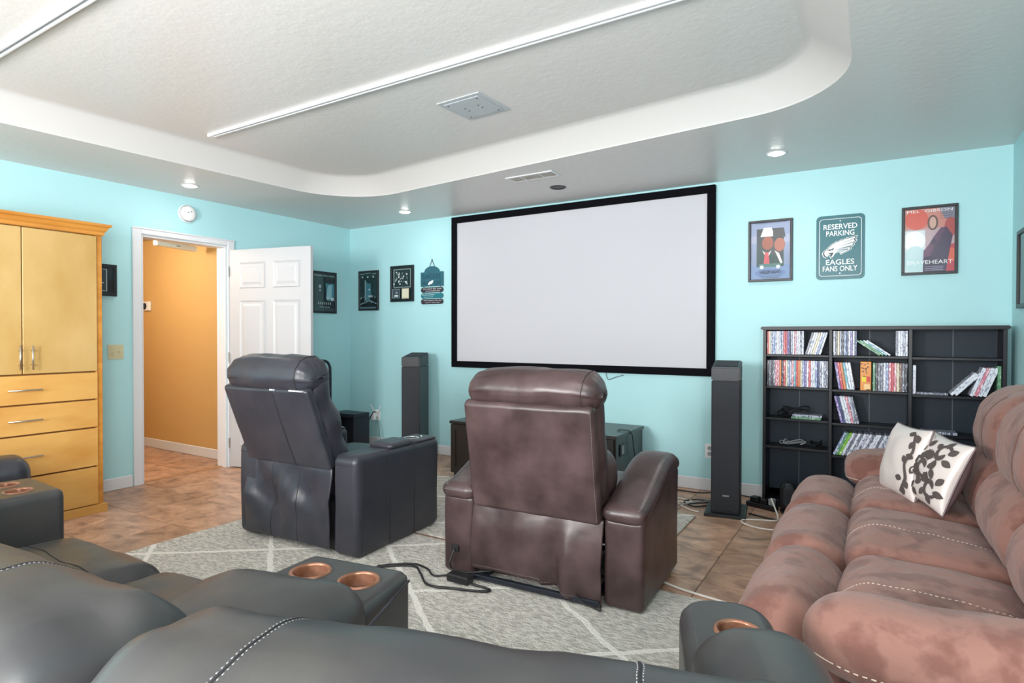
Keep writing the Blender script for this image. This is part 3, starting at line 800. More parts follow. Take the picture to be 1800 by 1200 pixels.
def st(a, b, w0=5, w1=1):
    (xa, ya), (xb, yb) = a, b
    return [zp(xa, ya - w0), zp(xb, yb - w1), zp(xb, yb + w1), zp(xa, ya + w0)]
flat('eagle_emblem', [(grow(1.06), WH), (grow(1.01), DK), (grow(0.93), WH),
    ([zp(x, y) for x, y in ((1330, 470), (1420, 440), (1520, 415), (1570, 400), (1530, 450), (1440, 498), (1400, 515), (1385, 490))], SV),
    (st((1600, 318), (1420, 385), 4, 1), DK), (st((1585, 370), (1400, 420), 5, 1), DK), (st((1545, 425), (1390, 455), 6, 1), DK), (st((1500, 470), (1370, 478), 5, 1), DK),
    ([zp(x, y) for x, y in ((1205, 470), (1275, 462), (1305, 440), (1298, 470), (1240, 486))], DK),
    ([zp(x, y) for x, y in ((1210, 535), (1245, 512), (1300, 512), (1285, 540), (1268, 565), (1258, 535), (1235, 528))], DK),
    ([zp(x, y) for x, y in ((1310, 500), (1380, 480), (1400, 520), (1382, 512), (1345, 500))], SV)], t, (0, -0.0056, 0), step=0.0002)

# dark framed posters and photo on the left
def dark_poster(name, label, w, h, loc, rz, seed, inv=False):
    rnd = random.Random(seed)
    sh = [(rect(-.97, -.97, .97, .97), '#3c5558' if not inv else '#2a4a4e')]
    if inv:
        sh += [(rect(-.9, -.9, .9, -.35), '#12262e'), ([(-.35, -.45), (-.35, .55), (-.15, .38), (.2, .35), (.25, -.3), (-.1, -.6)], '#4e93a4'), ([(-.38, -.45), (-.38, .55), (-.30, .5), (-.30, -.5)], '#b9d6de'),
               (oval(.05, .05, .07, .05), '#d5eef2'), ([(-.9, -.72), (.1, -.52), (.9, -.72), (.9, -.67), (.1, -.47), (-.9, -.67)], '#9dbfc6'), (rect(-.1, -.33, .4, -.24), '#c8dadd')]
        for i in range(26):
            x = rnd.uniform(-.85, .85); y = rnd.uniform(-.66, -.35)
            sh.append((rect(x, y, x + .06, y + rnd.uniform(.03, .1)), rnd.choice(['#6f9198', '#8fb0b5', '#33505a'])))
        sh += [(rect(-.8, -.9, .8, -.82), '#55707a'), (rect(-.85, .82, -.35, .85), '#86a0a2'), (rect(-.25, .86, .3, .89), '#86a0a2'), (rect(.45, .82, .85, .85), '#86a0a2')]
        for x in (-.55, .0, .55): sh.append((oval(x, .68, .08, .05), '#a9bfc0'))
    else:
        sh += [(rect(-.05, -.75, .15, .75), '#122a33'), ([(.1, .45), (.2, .7), (.85, .75), (.85, -.55), (.3, -.6)], '#4f95a3'), (rect(.1, .45, .9, .72), '#343d42'), ([(.15, -.3), (.3, .35), (.65, .4), (.6, -.3)], '#9fd0da'),
               (rect(.15, -.75, .9, -.4), '#16303a'), (oval(.65, -.3, .14, .08), '#dbe6ea'), (oval(.3, -.28, .07, .07), '#dbe6ea'), (oval(-.35, .28, .1, .08), '#b6c7c9'), (oval(-.35, .1, .06, .05), '#b6c7c9'),
               (rect(-.85, .78, -.2, .82), '#a9bcbd'), (rect(-.1, .78, .25, .82), '#a9bcbd'), (rect(.35, .78, .9, .82), '#a9bcbd'), (rect(-.4, -.72, .45, -.69), '#a9bcbd')]
        for i in range(7): sh.append((rect(-.5 + i * .16, -.58, -.44 + i * .16, -.47), '#d3dedf'))
    return picture(name, label, w, h, loc, rz, S(w, h, sh), 0.024, 0.02)
dark_poster('framed_poster', 'dark framed film poster on left wall beside the open door', 0.34, 0.455, (LX, 4.487, 1.706), R(90), 3)
dark_poster('framed_poster', 'narrow dark framed poster on the screen wall nearest the corner', 0.305, 0.447, (-4.88, BY, 1.738), 0, 4, True)
rnd = random.Random(5)
sh = [(rect(-.97, -.97, .97, .97), '#1d3335'), (rect(-.76, -.22, .74, .82), '#8a9c9c'), (rect(-.68, -.17, .68, .77), '#24393b')]
for i in range(60):
    x = rnd.uniform(-.62, .55); y = rnd.uniform(-.12, .65)
    sh.append((oval(x, y, rnd.uniform(.03, .07), rnd.uniform(.02, .06), 8), rnd.choice(['#5e7c7d', '#9fb4b3', '#d8e2e0', '#3b5556'])))
sh += [(rect(-.74, -.80, -.08, -.30), '#75868c'), (rect(-.68, -.76, -.12, -.34), '#3a4650'), (rect(-.55, -.72, -.22, -.62), '#ccd3d8'), (oval(-.35, -.5, .1, .06), '#8b98a0'), (rect(.1, -.84, .72, -.28), '#b9b49e'), (rect(.15, -.79, .66, -.31), '#d9d3bd')]
picture('framed_photo', 'black framed team photo with cream card below, left of hanging sign', 0.33, 0.39, (-4.381, BY, 1.795), 0, S(0.33, 0.39, sh), 0.024, 0.022)
sh = [(rect(-.97, -.97, .97, .97), '#1a1c20'), (rect(-.55, -.7, .55, .7), '#cfd3d4'), (rect(-.5, -.66, .5, .66), '#4a4e52')]
for i in range(30):
    x = rnd.uniform(-.45, .4); y = rnd.uniform(-.3, .6)
    sh.append((oval(x, y, .06, .05, 8), rnd.choice(['#8d9194', '#e3e5e6', '#26282a'])))
picture('framed_photo', 'black framed photo half hidden behind the right side of maple cabinet', 0.30, 0.25, (LX, 2.245, 1.672), R(90), S(0.30, 0.25, sh), 0.024, 0.02)
picture('framed_poster', 'dark framed picture on the right wall at the edge of view', 0.62, 0.455, (RX, 4.28, 1.635), R(-90), S(0.62, 0.455, [(rect(-.97, -.97, .97, .97), '#16202c'), (rect(-.8, -.7, .8, .7), '#2a3a4c'), (oval(0, 0, .4, .4), '#51677c')]), 0.024, 0.024)

# hanging plank sign
t = thing('hanging_sign', 'teal arched wooden sign with three plank tags hanging by a cord', 'sign', (-3.968, BY, 1.73))
top_ = [(-.15, -.075), (.15, -.075), (.15, .075), (.10, .075)] + [(.10 * math.cos(R(a)), .075 + .06 * math.sin(R(a))) for a in range(15, 180, 15)] + [(-.10, .075), (-.15, .075)]
M_TEALW = mat('teal_board', (0.022, 0.135, 0.175), 0.5, col2=(0.03, 0.10, 0.14), nscale=20, stretch=(1, 1, 8))
M_DKW = mat('dark_plank', (0.035, 0.030, 0.042), 0.5)
M_TEALP = mat('teal_plank', (0.015, 0.17, 0.21), 0.5)
b1 = prism('arched_board', top_, 0.012, M_TEALW, t, (0, -0.004, 0.095), (R(90), 0, 0), 0.002)
text_mesh('board_lettering', 'EAGLES', 0.24, 0.05, mat('deep_teal_print', (0.01, 0.055, 0.085), 0.5), t, (0, -0.0166, 0.125), bold=True)
text_mesh('board_lettering', 'FAN', 0.08, 0.04, MATS['deep_teal_print'], t, (-0.09, -0.0166, 0.055), bold=True)
text_mesh('board_lettering', 'CAVE', 0.085, 0.04, MATS['deep_teal_print'], t, (0.085, -0.0166, 0.055), bold=True)
flat('board_emblem', [([(x * 0.35 + -.012, z * 0.35 + .0) for x, z in grow(1.0)], '#e3e9ea')], t, (0, -0.0168, 0.058))
for k, (z_, m_, l1, l2) in enumerate(((-0.017, M_DKW, 'Fan watch ALL rivals', 'when the Eagles play'), (-0.079, M_TEALP, 'Drinks and shots', 'open at 4 here'), (-0.139, M_DKW, 'What happens in this cave', 'stays in "the cave"'))):
    p_ = prism('plank_tag', rrect(0.296, 0.052, 0.0255), 0.010, m_, t, (0, -0.004, z_), (R(90), 0, 0), 0.002)
    w_ = 0.24 if k != 1 else 0.16
    ox = 0.01 if k != 1 else -0.045
    text_mesh('tag_lettering', l1, w_, 0.013, M_TEXTW, t, (ox, -0.0146, z_ + 0.011))
    text_mesh('tag_lettering', l2, w_ * 0.8, 0.013, M_TEXTW, t, (ox, -0.0146, z_ - 0.012))
for s in (-1, 1):
    tube('hanging_cord', [(s * 0.045, -0.01, 0.205), (0, -0.008, 0.295)], 0.003, M_BLKPL, t, smoothpath=False)
    for z_ in (0.015, -0.048, -0.109): tube('tag_cord', [(s * 0.11, -0.009, z_ - 0.012), (s * 0.11, -0.009, z_ + 0.012)], 0.003, M_BLKPL, t, smoothpath=False)
cyl('nail', 0.004, 0.02, M_BLKMET, t, (0, -0.008, 0.30), (R(90), 0, 0), 8)

# ================================================================ PROJECTION SCREEN
t = thing('projection_screen', 'large white projection screen with wide black velvet frame', 'projection screen', (-2.395, BY, 1.675))
W, H, FW = 2.60, 1.515, 0.062
for lo, hi in (((-W/2, -0.04, -H/2), (W/2, -0.002, -H/2 + FW)), ((-W/2, -0.04, H/2 - FW), (W/2, -0.002, H/2)), ((-W/2, -0.04, -H/2 + FW), (-W/2 + FW, -0.002, H/2 - FW)), ((W/2 - FW, -0.04, -H/2 + FW), (W/2, -0.002, H/2 - FW))):
    box('screen_frame', lo, hi, M_VELVET, t, 0.004)
box('screen_surface', (-W/2 + FW, -0.020, -H/2 + FW), (W/2 - FW, -0.012, H/2 - FW), M_SCREEN, t)
tag(tube('cord', [(-2.02, 4.85, 0.93), (-2.0, 4.855, 0.86), (-1.93, 4.86, 0.88), (-1.86, 4.86, 0.90)], 0.0025, M_BLKPL), 'thin cord hanging below the lower edge of the screen', 'cord')
# ================================================================ RUGS
def rug(name, label, lo, hi, z, m):
    cx, cy = (lo[0] + hi[0]) / 2, (lo[1] + hi[1]) / 2
    w, h = hi[0] - lo[0], hi[1] - lo[1]
    s = soft(name, (cx, cy, z + 0.006), (w, h, 0.012), (0.012, 0.012, 0.005), m, k=2, mid=30, wr=(0.0014, 5, 3))
    tag(s.o, label, 'rug')
rug('area_rug', 'pale grey rug with white diamond lines under the two recliners', (-3.62, 1.30), (-0.58, 2.825), 0.001, rug_mat('rug_pile', 0.15, 0.42))
rug('area_rug', 'pale grey rug reaching toward the media console and right tower speaker', (-3.30, 2.855), (-1.05, 4.12), 0.001, rug_mat('rug_pile_far', 0.55, 0.2))

# ================================================================ BLACK RECLINER
rec = thing('recliner', 'black leather recliner with straight arms and worn scuffed back', 'recliner', (-2.91, 2.66, 0.016), R(2.5))
for s in (-1, 1):
    w = 0.185
    a = soft('arm', (s * 0.400, 0.0, 0.283), (w, 0.76, 0.566), (0.032, 0.055, 0.045), M_LEA, rec, puff=(0.04, 0.01, 0.0), wr=(0.004, 4, s + 2), mid=8)
    for v in (-0.30, 0.30):
        a.seam('seam', [(1, v, -0.96), (1, v, 0.94), (0.9, v, 1), (-0.9, v, 1), (-1, v, 0.94), (-1, v, -0.96)], 0.0025, M_SEAM)
    a.seam('seam', [(-0.8, -1, 0.80), (0.8, -1, 0.80)], 0.0018, M_SEAM)
    a.seam('seam', [(1, -0.9, -0.96), (1, -0.88, 0.9)], 0.0018, M_SEAM)
    ld = soft('arm_lid', (s * 0.400, 0.015, 0.572), (w * 0.98, 0.225, 0.036), (0.03, 0.03, 0.016), M_LEA, rec, puff=(0, 0, 0.25))
    soft('control_panel', (s * 0.400, 0.25, 0.565), (w * 0.96, 0.22, 0.02), (0.03, 0.03, 0.009), M_LEA, rec)
    lathe('cup_holder', [(0.036, -0.06), (0.040, 0.0), (0.040, 0.004), (0.047, 0.005), (0.050, 0.001)], M_CHROME, rec, (s * 0.400, 0.20, 0.576))
    lathe('cup_bottom', [(0.0, 0), (0.037, 0)], M_BLKPL, rec, (s * 0.400, 0.20, 0.5775))
    cyl('control_button', 0.022, 0.004, M_CHROME, rec, (s * 0.400, 0.31, 0.577), seg=20)
tilt = R(21)
sh_ = soft('back_shell', (-0.055, -0.44, 0.705), (0.695, 0.055, 0.50), (0.02, 0.02, 0.02), M_LEA, rec, (tilt, 0, 0), puff=(0, 0.15, 0), wr=(0.003, 5, 1), mid=10)
sh_.seam('seam', [(0.22, -1, -0.97), (0.22, -1, 0.95)], 0.0035, M_SEAM)
sh_.seam('seam', [(-1, -0.6, 0.97), (1, -0.6, 0.97)], 0.002, M_SEAM)
sc_ = mat('worn_leather', (0.55, 0.55, 0.56), 0.6, col2=(0.10, 0.10, 0.11), nscale=18, ramp=(0.4, 0.62))
for (u0, u1) in ((0.62, 0.95), (0.18, 0.30)):
    sh_.seam('scuff', [(u0, -0.95, 0.985), (u1, -0.95, 0.985)], 0.006, sc_)
def tufts(p):
    x, y, z = p
    g = abs(x) / 0.33
    y += 0.012 * math.cos(z * 26) * (1 - 0.4 * g)
    x *= 1 + 0.02 * math.cos(z * 26 + 1)
    return (x, y, z)
soft('back_cushion', (-0.055, -0.350, 0.755), (0.675, 0.15, 0.58), (0.06, 0.07, 0.08), M_LEA, rec, (tilt, 0, 0), puff=(0, 0.3, 0), deform=tufts, wr=(0.010, 8, 4), mid=14)
def pleats(p):
    x, y, z = p
    e = max(0.0, abs(x) / 0.33 - 0.55) / 0.45
    a = math.atan2(z, y)
    k = 1 + 0.045 * e * (1.4 - e) * math.sin(a * 13)
    return (x, y * k, z * k - 0.018 * e * e * (z > 0))
hd = soft('headrest', (-0.055, -0.450, 1.005), (0.680, 0.215, 0.205), (0.07, 0.085, 0.09), M_LEA, rec, (R(14), 0, 0), puff=(0.02, 0.15, 0.10), deform=pleats, wr=(0.007, 8, 6), k=6, mid=14)
hd.seam('seam', [(0.80, -1, -0.9), (0.80, -1, 0.95), (0.80, -0.9, 1), (0.80, 0.9, 1)], 0.003, M_SEAM)
def skirt_folds(p):
    x, y, z = p
    u = x / 0.35; v = max(0.0, min(1.0, (z + 0.22) / 0.44))
    y += -0.030 * math.sin(v * PI) * (0.55 + 0.45 * math.sin(u * 7 + v * 3)) * (0.4 + 0.6 * (1 - v))
    y += 0.016 * math.sin((u * 5 + v * 7)) * (1 - abs(2 * v - 1)) + 0.010 * math.sin(u * 11 - v * 9 + 2 * math.sin(u * 4)) * v * (1 - v) * 3
    y += 0.02 * v
    return (x * (1 + 0.02 * math.sin(v * 9)), y, z)
sk = soft('rear_skirt', (-0.055, -0.385, 0.255), (0.70, 0.016, 0.45), (0.008, 0.007, 0.008), M_LEA, rec, deform=skirt_folds, wr=(0.006, 6, 8), k=2, mid=26)
for u in (-0.35, 0.28): sk.seam('seam', [(u, -1, -0.97), (u, -1, 0.97)], 0.002, M_SEAM)
soft('seat_cushion', (0, 0.08, 0.36), (0.61, 0.66, 0.20), 0.06, M_LEA, rec, puff=(0, 0, 0.3), wr=(0.006, 6, 12))
soft('footrest', (0, 0.385, 0.20), (0.60, 0.07, 0.34), 0.03, M_LEA, rec, wr=(0.004, 6, 13))
box('seat_base', (-0.31, -0.33, 0.01), (0.31, 0.35, 0.28), M_BLKPL, rec)

# ================================================================ BROWN RECLINER
brn = thing('recliner', 'brown leather recliner with arched arms and loose rear flap', 'recliner', (-1.415, 2.845, 0.016), R(3))
def arch(y): # rise of the arm toward the front
    t = max(0, min(1, (y + 0.36) / 0.56))
    e = t * t * (3 - 2 * t)
    return 0.150 * e - 0.035 * max(0, (y - 0.20) / 0.14) ** 2
def body_def(p):
    x, y, z = p
    if z > -0.1: z += arch(y) * min(1, (z + 0.1) / 0.2)
    return (x, y, z)
def pad_def(p):
    x, y, z = p
    return (x, y, z + arch(y))
for s in (-1, 1):
    xw = 0.44 * s
    a = soft('arm', (xw, -0.035, 0.205), (0.185, 0.66, 0.41), (0.025, 0.03, 0.03), M_BRN, brn, deform=body_def, puff=(0.05, 0.01, 0), wr=(0.003, 4, 3 + s), mid=12)
    pd = soft('arm_pad', (xw, -0.04, 0.425), (0.205, 0.69, 0.085), (0.055, 0.045, 0.040), M_BRN, brn, deform=pad_def, puff=(0.02, 0, 0.25), wr=(0.003, 6, 5 + s), mid=14)
    for q in (0.80, 0.72): pd.stitches('stitching', [(s * q, -0.98, 0.99), (s * q, 0.9, 1)], 0.0012, M_STITCHG, 60)
    pd.stitches('stitching', [(-0.8, -1, 0.25), (0.8, -1, 0.25)], 0.0012, M_STITCHG, 30)
    pd.stitches('stitching', [(-0.8, -1, 0.45), (0.8, -1, 0.45)], 0.0012, M_STITCHG, 30)
bt = R(10)
sh_ = soft('back_shell', (0.0, -0.405, 0.645), (0.675, 0.07, 0.555), (0.025, 0.03, 0.03), M_BRN, brn, (bt, 0, 0), puff=(0, 0.18, 0), wr=(0.003, 5, 2), mid=10)
sh_.stitches('stitching', [(0.965, -0.9, -0.95), (0.965, -0.9, 0.92)], 0.0014, M_STITCHG, 60)
soft('back_cushion', (0.0, -0.300, 0.70), (0.66, 0.19, 0.60), (0.07, 0.10, 0.08), M_BRN, brn, (bt, 0, 0), puff=(0, 0.3, 0), wr=(0.008, 7, 14), mid=10)
soft('lumbar_cushion', (0.0, -0.17, 0.55), (0.67, 0.20, 0.26), (0.08, 0.09, 0.10), M_BRN, brn, (bt, 0, 0), puff=(0, 0.2, 0.1), wr=(0.008, 7, 15))
hd = soft('headrest', (0.005, -0.365, 0.975), (0.690, 0.22, 0.180), (0.07, 0.085, 0.08), M_BRN, brn, (R(6), 0, 0), puff=(0.02, 0.15, 0.10), deform=pleats, wr=(0.007, 7, 16), k=6, mid=14)
hd.seam('seam', [(0.80, -1, -0.9), (0.80, -0.8, 1), (0.80, 0.9, 1)], 0.002, M_SEAM)
def flap(p):
    x, y, z = p
    u = x / 0.34; v = max(0.0, min(1.0, (z + 0.17) / 0.34))
    fold = math.exp(-((u - 0.30) / 0.10) ** 2) * (1 - v) ** 1.3
    y += -0.018 * math.sin(v * PI) + 0.055 * fold - 0.035 * math.exp(-((u - 0.52) / 0.13) ** 2) * (1 - v) - 0.02 * math.exp(-((u + 0.2) / 0.3) ** 2) * v
    z += -0.05 * max(0, u - 0.1) * (1 - v) + 0.035 * (1 - v) * (u < 0.1) * 0.4
    y += 0.02 * v
    return (x, y, z)
fl_ = soft('rear_flap', (0.0, -0.375, 0.215), (0.69, 0.014, 0.345), (0.007, 0.006, 0.007), M_BRN, brn, deform=flap, wr=(0.004, 6, 18), k=2, mid=30)
fl_.stitches('stitching', [(-0.96, -1.2, -0.90), (0.96, -1.2, -0.90)], 0.0014, M_STITCHG, 70)
soft('seat_cushion', (0, 0.06, 0.36), (0.67, 0.62, 0.20), 0.06, M_BRN, brn, puff=(0, 0, 0.3), wr=(0.006, 6, 19))
soft('footrest', (0, 0.34, 0.20), (0.66, 0.07, 0.34), 0.03, M_BRN, brn, wr=(0.004, 6, 20))
box('base_bar', (-0.36, -0.40, 0.008), (0.34, -0.375, 0.032), M_BLKMET, brn, 0.002)
box('base_bar', (-0.36, 0.28, 0.008), (0.34, 0.305, 0.032), M_BLKMET, brn, 0.002)
for x in (-0.30, 0.28): box('base_side', (x, -0.375, 0.008), (x + 0.03, 0.28, 0.032), M_BLKMET, brn, 0.002)
box('motor', (-0.24, -0.33, 0.03), (-0.15, 0.1, 0.09), M_BLKPL, brn, 0.006)
box('motor_socket', (-0.475, -0.378, 0.115), (-0.43, -0.362, 0.15), M_BLKPL, brn, 0.003)
tube('reclining_lead', [(-0.45, -0.38, 0.13), (-0.46, -0.41, 0.07), (-0.44, -0.40, 0.03), (-0.35, -0.40, 0.035), (-0.24, -0.36, 0.05)], 0.005, M_BLKPL, brn)
tube('reclining_lead', [(0.2, -0.36, 0.05), (0.26, -0.42, 0.03), (0.31, -0.41, 0.012), (0.36, -0.43, 0.012), (0.33, -0.40, 0.04)], 0.004, M_BLKPL, brn)
tag(box('power_brick', (-1.83, 2.35, 0.016), (-1.70, 2.41, 0.055), M_BLKPL, bev=0.006), 'black power brick on rug behind the brown recliner', 'power adapter')
tag(tube('electric_cable', [(-2.30, 2.20, 0.022), (-2.19, 2.34, 0.022), (-2.08, 2.40, 0.022), (-1.99, 2.345, 0.022), (-1.87, 2.258, 0.022), (-1.73, 2.29, 0.022), (-1.60, 2.335, 0.022), (-1.58, 2.37, 0.022), (-1.68, 2.36, 0.03)], 0.006, M_BLKPL), 'thick black power cord curving across rug to the brown recliner', 'cord')
tag(tube('electric_cable', [(-2.25, 2.30, 0.022), (-2.12, 2.42, 0.022), (-2.0, 2.41, 0.022), (-1.92, 2.36, 0.022), (-1.86, 2.40, 0.022), (-1.835, 2.40, 0.035)], 0.005, M_BLKPL), 'thin black cord on rug left of the brown recliner', 'cord')
tag(tube('white_cable', [(-1.05, 3.02, 0.006), (-0.86, 2.915, 0.006), (-0.68, 2.875, 0.006), (-0.5, 2.86, 0.006), (-0.40, 2.95, 0.006)], 0.006, M_WCORD), 'straight white cable on the tile floor right of the brown recliner', 'cord')

# ================================================================ FOREGROUND THEATRE SOFA
O = Vector((-1.9, 0.75, 0))
sofa = thing('theater_sofa', 'black leather curved theater sofa in the foreground with copper cup holders', 'sofa', O)
def P(x, y, z): return Vector((x, y, z)) - O
def cup(parent, x, y, z, r=0.046):
    h = lathe('cup_holder', [(r - 0.012, -0.055), (r - 0.006, -0.004), (r - 0.004, 0.004), (r, 0.007), (r + 0.006, 0.004), (r + 0.008, 0.0)], M_COPPER, parent, (x, y, z), seg=40)
    lathe('cup_bottom', [(0.0, 0.001), (r - 0.008, 0.001)], M_BLKPL, h, (0, 0, 0.0005))
    return h
def cup_well(parent, x, y, z, r=0.046):
    """open cup: copper ring and wall standing in a dark well"""
    h = lathe('cup_holder', [(r - 0.005, -0.070), (r - 0.004, -0.002), (r - 0.003, 0.003), (r + 0.001, 0.0045), (r + 0.005, 0.003), (r + 0.007, -0.002)], M_COPPER, parent, (x, y, z), seg=40)
    lathe('cup_bottom', [(0.0, 0.0), (r - 0.004, 0.0)], M_BLKPL, h, (0, 0, -0.032))
    return h
def pierced_console(name, w_f, w_r, y0, y1, z, cups, m, parent, loc, rz, r=0.046, rc=0.035, front_round=0.0, n=14):
    """padded console block whose flat top has real round wells; local y forward, w_f/w_r widths at front/rear"""
    N_ = 72
    # top outline
    out = []
    rr = rc + front_round
    pts = [(-w_r / 2, y0, 0.02), (w_r / 2, y0, 0.02), (w_f / 2, y1, rr), (-w_f / 2, y1, rr)]
    path = corner_path(pts, n)
    bm = bmesh.new()
    ed = 0.03
    rings = []
    for ins, zz in ((ed, z), (ed * 0.45, z - 0.005), (ed * 0.12, z - 0.016), (0.0, z - 0.034), (0.0, z * 0.5), (0.004, 0.03), (0.012, 0.0)):
        rings.append([bm.verts.new((p.x, p.y, zz)) for p in offset_in(path, ins)])
    L_ = len(path)
    for a, b in zip(rings[:-1], rings[1:]):
        for i in range(L_):
            bm.faces.new((a[i], b[i], b[(i + 1) % L_], a[(i + 1) % L_]))
    bm.faces.new(rings[-1][::-1])
    edges = [bm.edges.get((rings[0][i], rings[0][(i + 1) % L_])) for i in range(L_)]
    for (cx_, cy_) in cups:
        c_ = [bm.verts.new((cx_ + (r + 0.004) * math.cos(2 * PI * i / 32), cy_ + (r + 0.004) * math.sin(2 * PI * i / 32), z)) for i in range(32)]
        for i in range(32): edges.append(bm.edges.new((c_[i], c_[(i + 1) % 32])))
        d_ = [bm.verts.new((v.co.x, v.co.y, z - 0.08)) for v in c_]
        for i in range(32): bm.faces.new((c_[i], c_[(i + 1) % 32], d_[(i + 1) % 32], d_[i]))
    res = bmesh.ops.triangle_fill(bm, use_beauty=True, use_dissolve=False, edges=edges)
    # triangle_fill fills the holes too when they are separate loops: drop those
    bad = []
    for f in res['geom']:
        if isinstance(f, bmesh.types.BMFace):
            c0 = f.calc_center_median()
            if any((c0.x - cx_) ** 2 + (c0.y - cy_) ** 2 < (r * 0.999) ** 2 and all(((v.co.x - cx_) ** 2 + (v.co.y - cy_) ** 2) < (r + 0.006) ** 2 for v in f.verts) for cx_, cy_ in cups): bad.append(f)
    if bad: bmesh.ops.delete(bm, geom=bad, context='FACES')
    bmesh.ops.recalc_face_normals(bm, faces=bm.faces[:])
    o = bm_obj(name, bm, m, parent, False, loc, (0, 0, rz))
    for p in o.data.polygons: p.use_smooth = abs(p.normal.z) < 0.98
    for (cx_, cy_) in cups: cup_well(o, cx_, cy_, z, r)
    return o
# consoles and arms
cA = pierced_console('console', 0.335, 0.50, -0.62, 0.16, 0.605, [(-0.078, 0.040), (0.080, 0.040)], M_LEA2, sofa, P(-1.225, 1.058, 0), R(9), r=0.050)
tube('piping', [(0.176, 0.13, 0.585), (0.255, -0.25, 0.585)], 0.004, M_LEA, cA, smoothpath=False)
soft('console_pad', (0.02, -0.305, 0.60), (0.43, 0.46, 0.16), (0.09, 0.10, 0.075), M_LEA2, cA, (0, 0, R(4)), puff=(0, 0, 0.12), wr=(0.006, 6, 31), mid=8)
cL = pierced_console('console', 0.37, 0.50, -0.62, 0.16, 0.605, [(-0.078, 0.03), (0.078, 0.03)], M_LEA2, sofa, P(-3.075, 0.985, 0), R(-3))
soft('console_pad', (0.0, -0.30, 0.61), (0.43, 0.46, 0.16), (0.09, 0.10, 0.075), M_LEA2, cL, puff=(0, 0, 0.12), wr=(0.006, 6, 32), mid=8)
aR = pierced_console('arm', 0.20, 0.25, -0.62, 0.185, 0.605, [(0.015, 0.015)], M_LEA2, sofa, P(-0.262, 1.335, 0), R(20), front_round=0.055)
soft('arm_pad', (0.025, -0.33, 0.60), (0.245, 0.52, 0.17), (0.10, 0.10, 0.08), M_LEA2, aR, puff=(0, 0, 0.15), wr=(0.005, 6, 33), mid=8)
aL = soft('arm', P(-4.0, 0.93, 0.30), (0.26, 0.90, 0.60), (0.09, 0.07, 0.09), M_LEA, sofa, (0, 0, R(-10)), puff=(0.03, 0, 0), wr=(0.004, 5, 34), mid=8)
# seats
for i, (x, y, w, rz) in enumerate(((-3.53, 0.80, 0.56, -6), (-2.42, 0.80, 0.66, 0), (-1.745, 0.82, 0.68, 1.5), (-0.71, 0.86, 0.56, 16))):
    s_ = soft('seat_cushion', P(x, y, 0.34), (w, 0.70, 0.24), (0.09, 0.12, 0.10), M_LEA2, sofa, (0, 0, R(rz)), puff=(0, 0.02, 0.14), wr=(0.011, 6, 40 + i), mid=12)
    s_.seam('seam', [(-0.9, 0.35, 1), (0.9, 0.35, 1)], 0.002, M_SEAM)
    soft('footrest', P(x - 0.30 * math.sin(R(rz)) * 1.0, y + 0.30, 0.17), (w - 0.01, 0.12, 0.26), (0.04, 0.05, 0.06), M_LEA2, sofa, (0, 0, R(rz)), wr=(0.006, 6, 50 + i))
# backs
def backdef(p):
    x, y, z = p
    if y < 0: z -= 0.35 * y * y           # crown falls away behind
    return (x, y - 0.12 * (0.2 - z) if z < 0.2 else y, z)
def gather(hw):
    def f(p):
        x, y, z = p
        e = max(0.0, abs(x) / hw - 0.72) / 0.28
        if z > 0.1: z += 0.016 * e * (1.3 - e) * math.sin(y * 38 + x * 9) - 0.02 * e * e
        return (x, y, z)
    return f
backs = ((-3.62, 0.50, 0.86, -8, 60), (-2.50, 0.36, 0.94, 0, 61), (-1.515, 0.390, 1.06, 5, 62), (-0.47, 0.575, 1.00, 17, 63))
for i, (x, y, w, rz, sd) in enumerate(backs):
    s_ = soft('backrest', P(x, y, 0.545 if i == 3 else 0.535), (w, 0.40, 0.56), (0.10, 0.17, 0.15), M_LEA2, sofa, (0, 0, R(rz)), puff=(0.01, 0.06, 0.06), deform=gather(w / 2), wr=(0.011, 5.5, sd), k=9, mid=22)
    for u in ((-0.5, 0.5) if i != 2 else (-0.5, 0.36)):
        for du in (-0.009, 0.009):
            s_.stitches('stitching', [(u + du, -1, 0.2), (u + du, -1, 0.99), (u + du, -0.99, 1), (u + du, 1, 1), (u + du, 1, 0.4)], 0.0010, M_STITCHG, 45, 0.5)
        s_.seam('seam', [(u, -1, 0.2), (u, -1, 0.99), (u, -0.99, 1), (u, 1, 1), (u, 1, 0.4)], 0.0022, M_SEAM, 40)
box('sofa_frame', P(-3.95, 0.45, 0.02), P(-1.0, 0.75, 0.26), M_BLKPL, sofa)

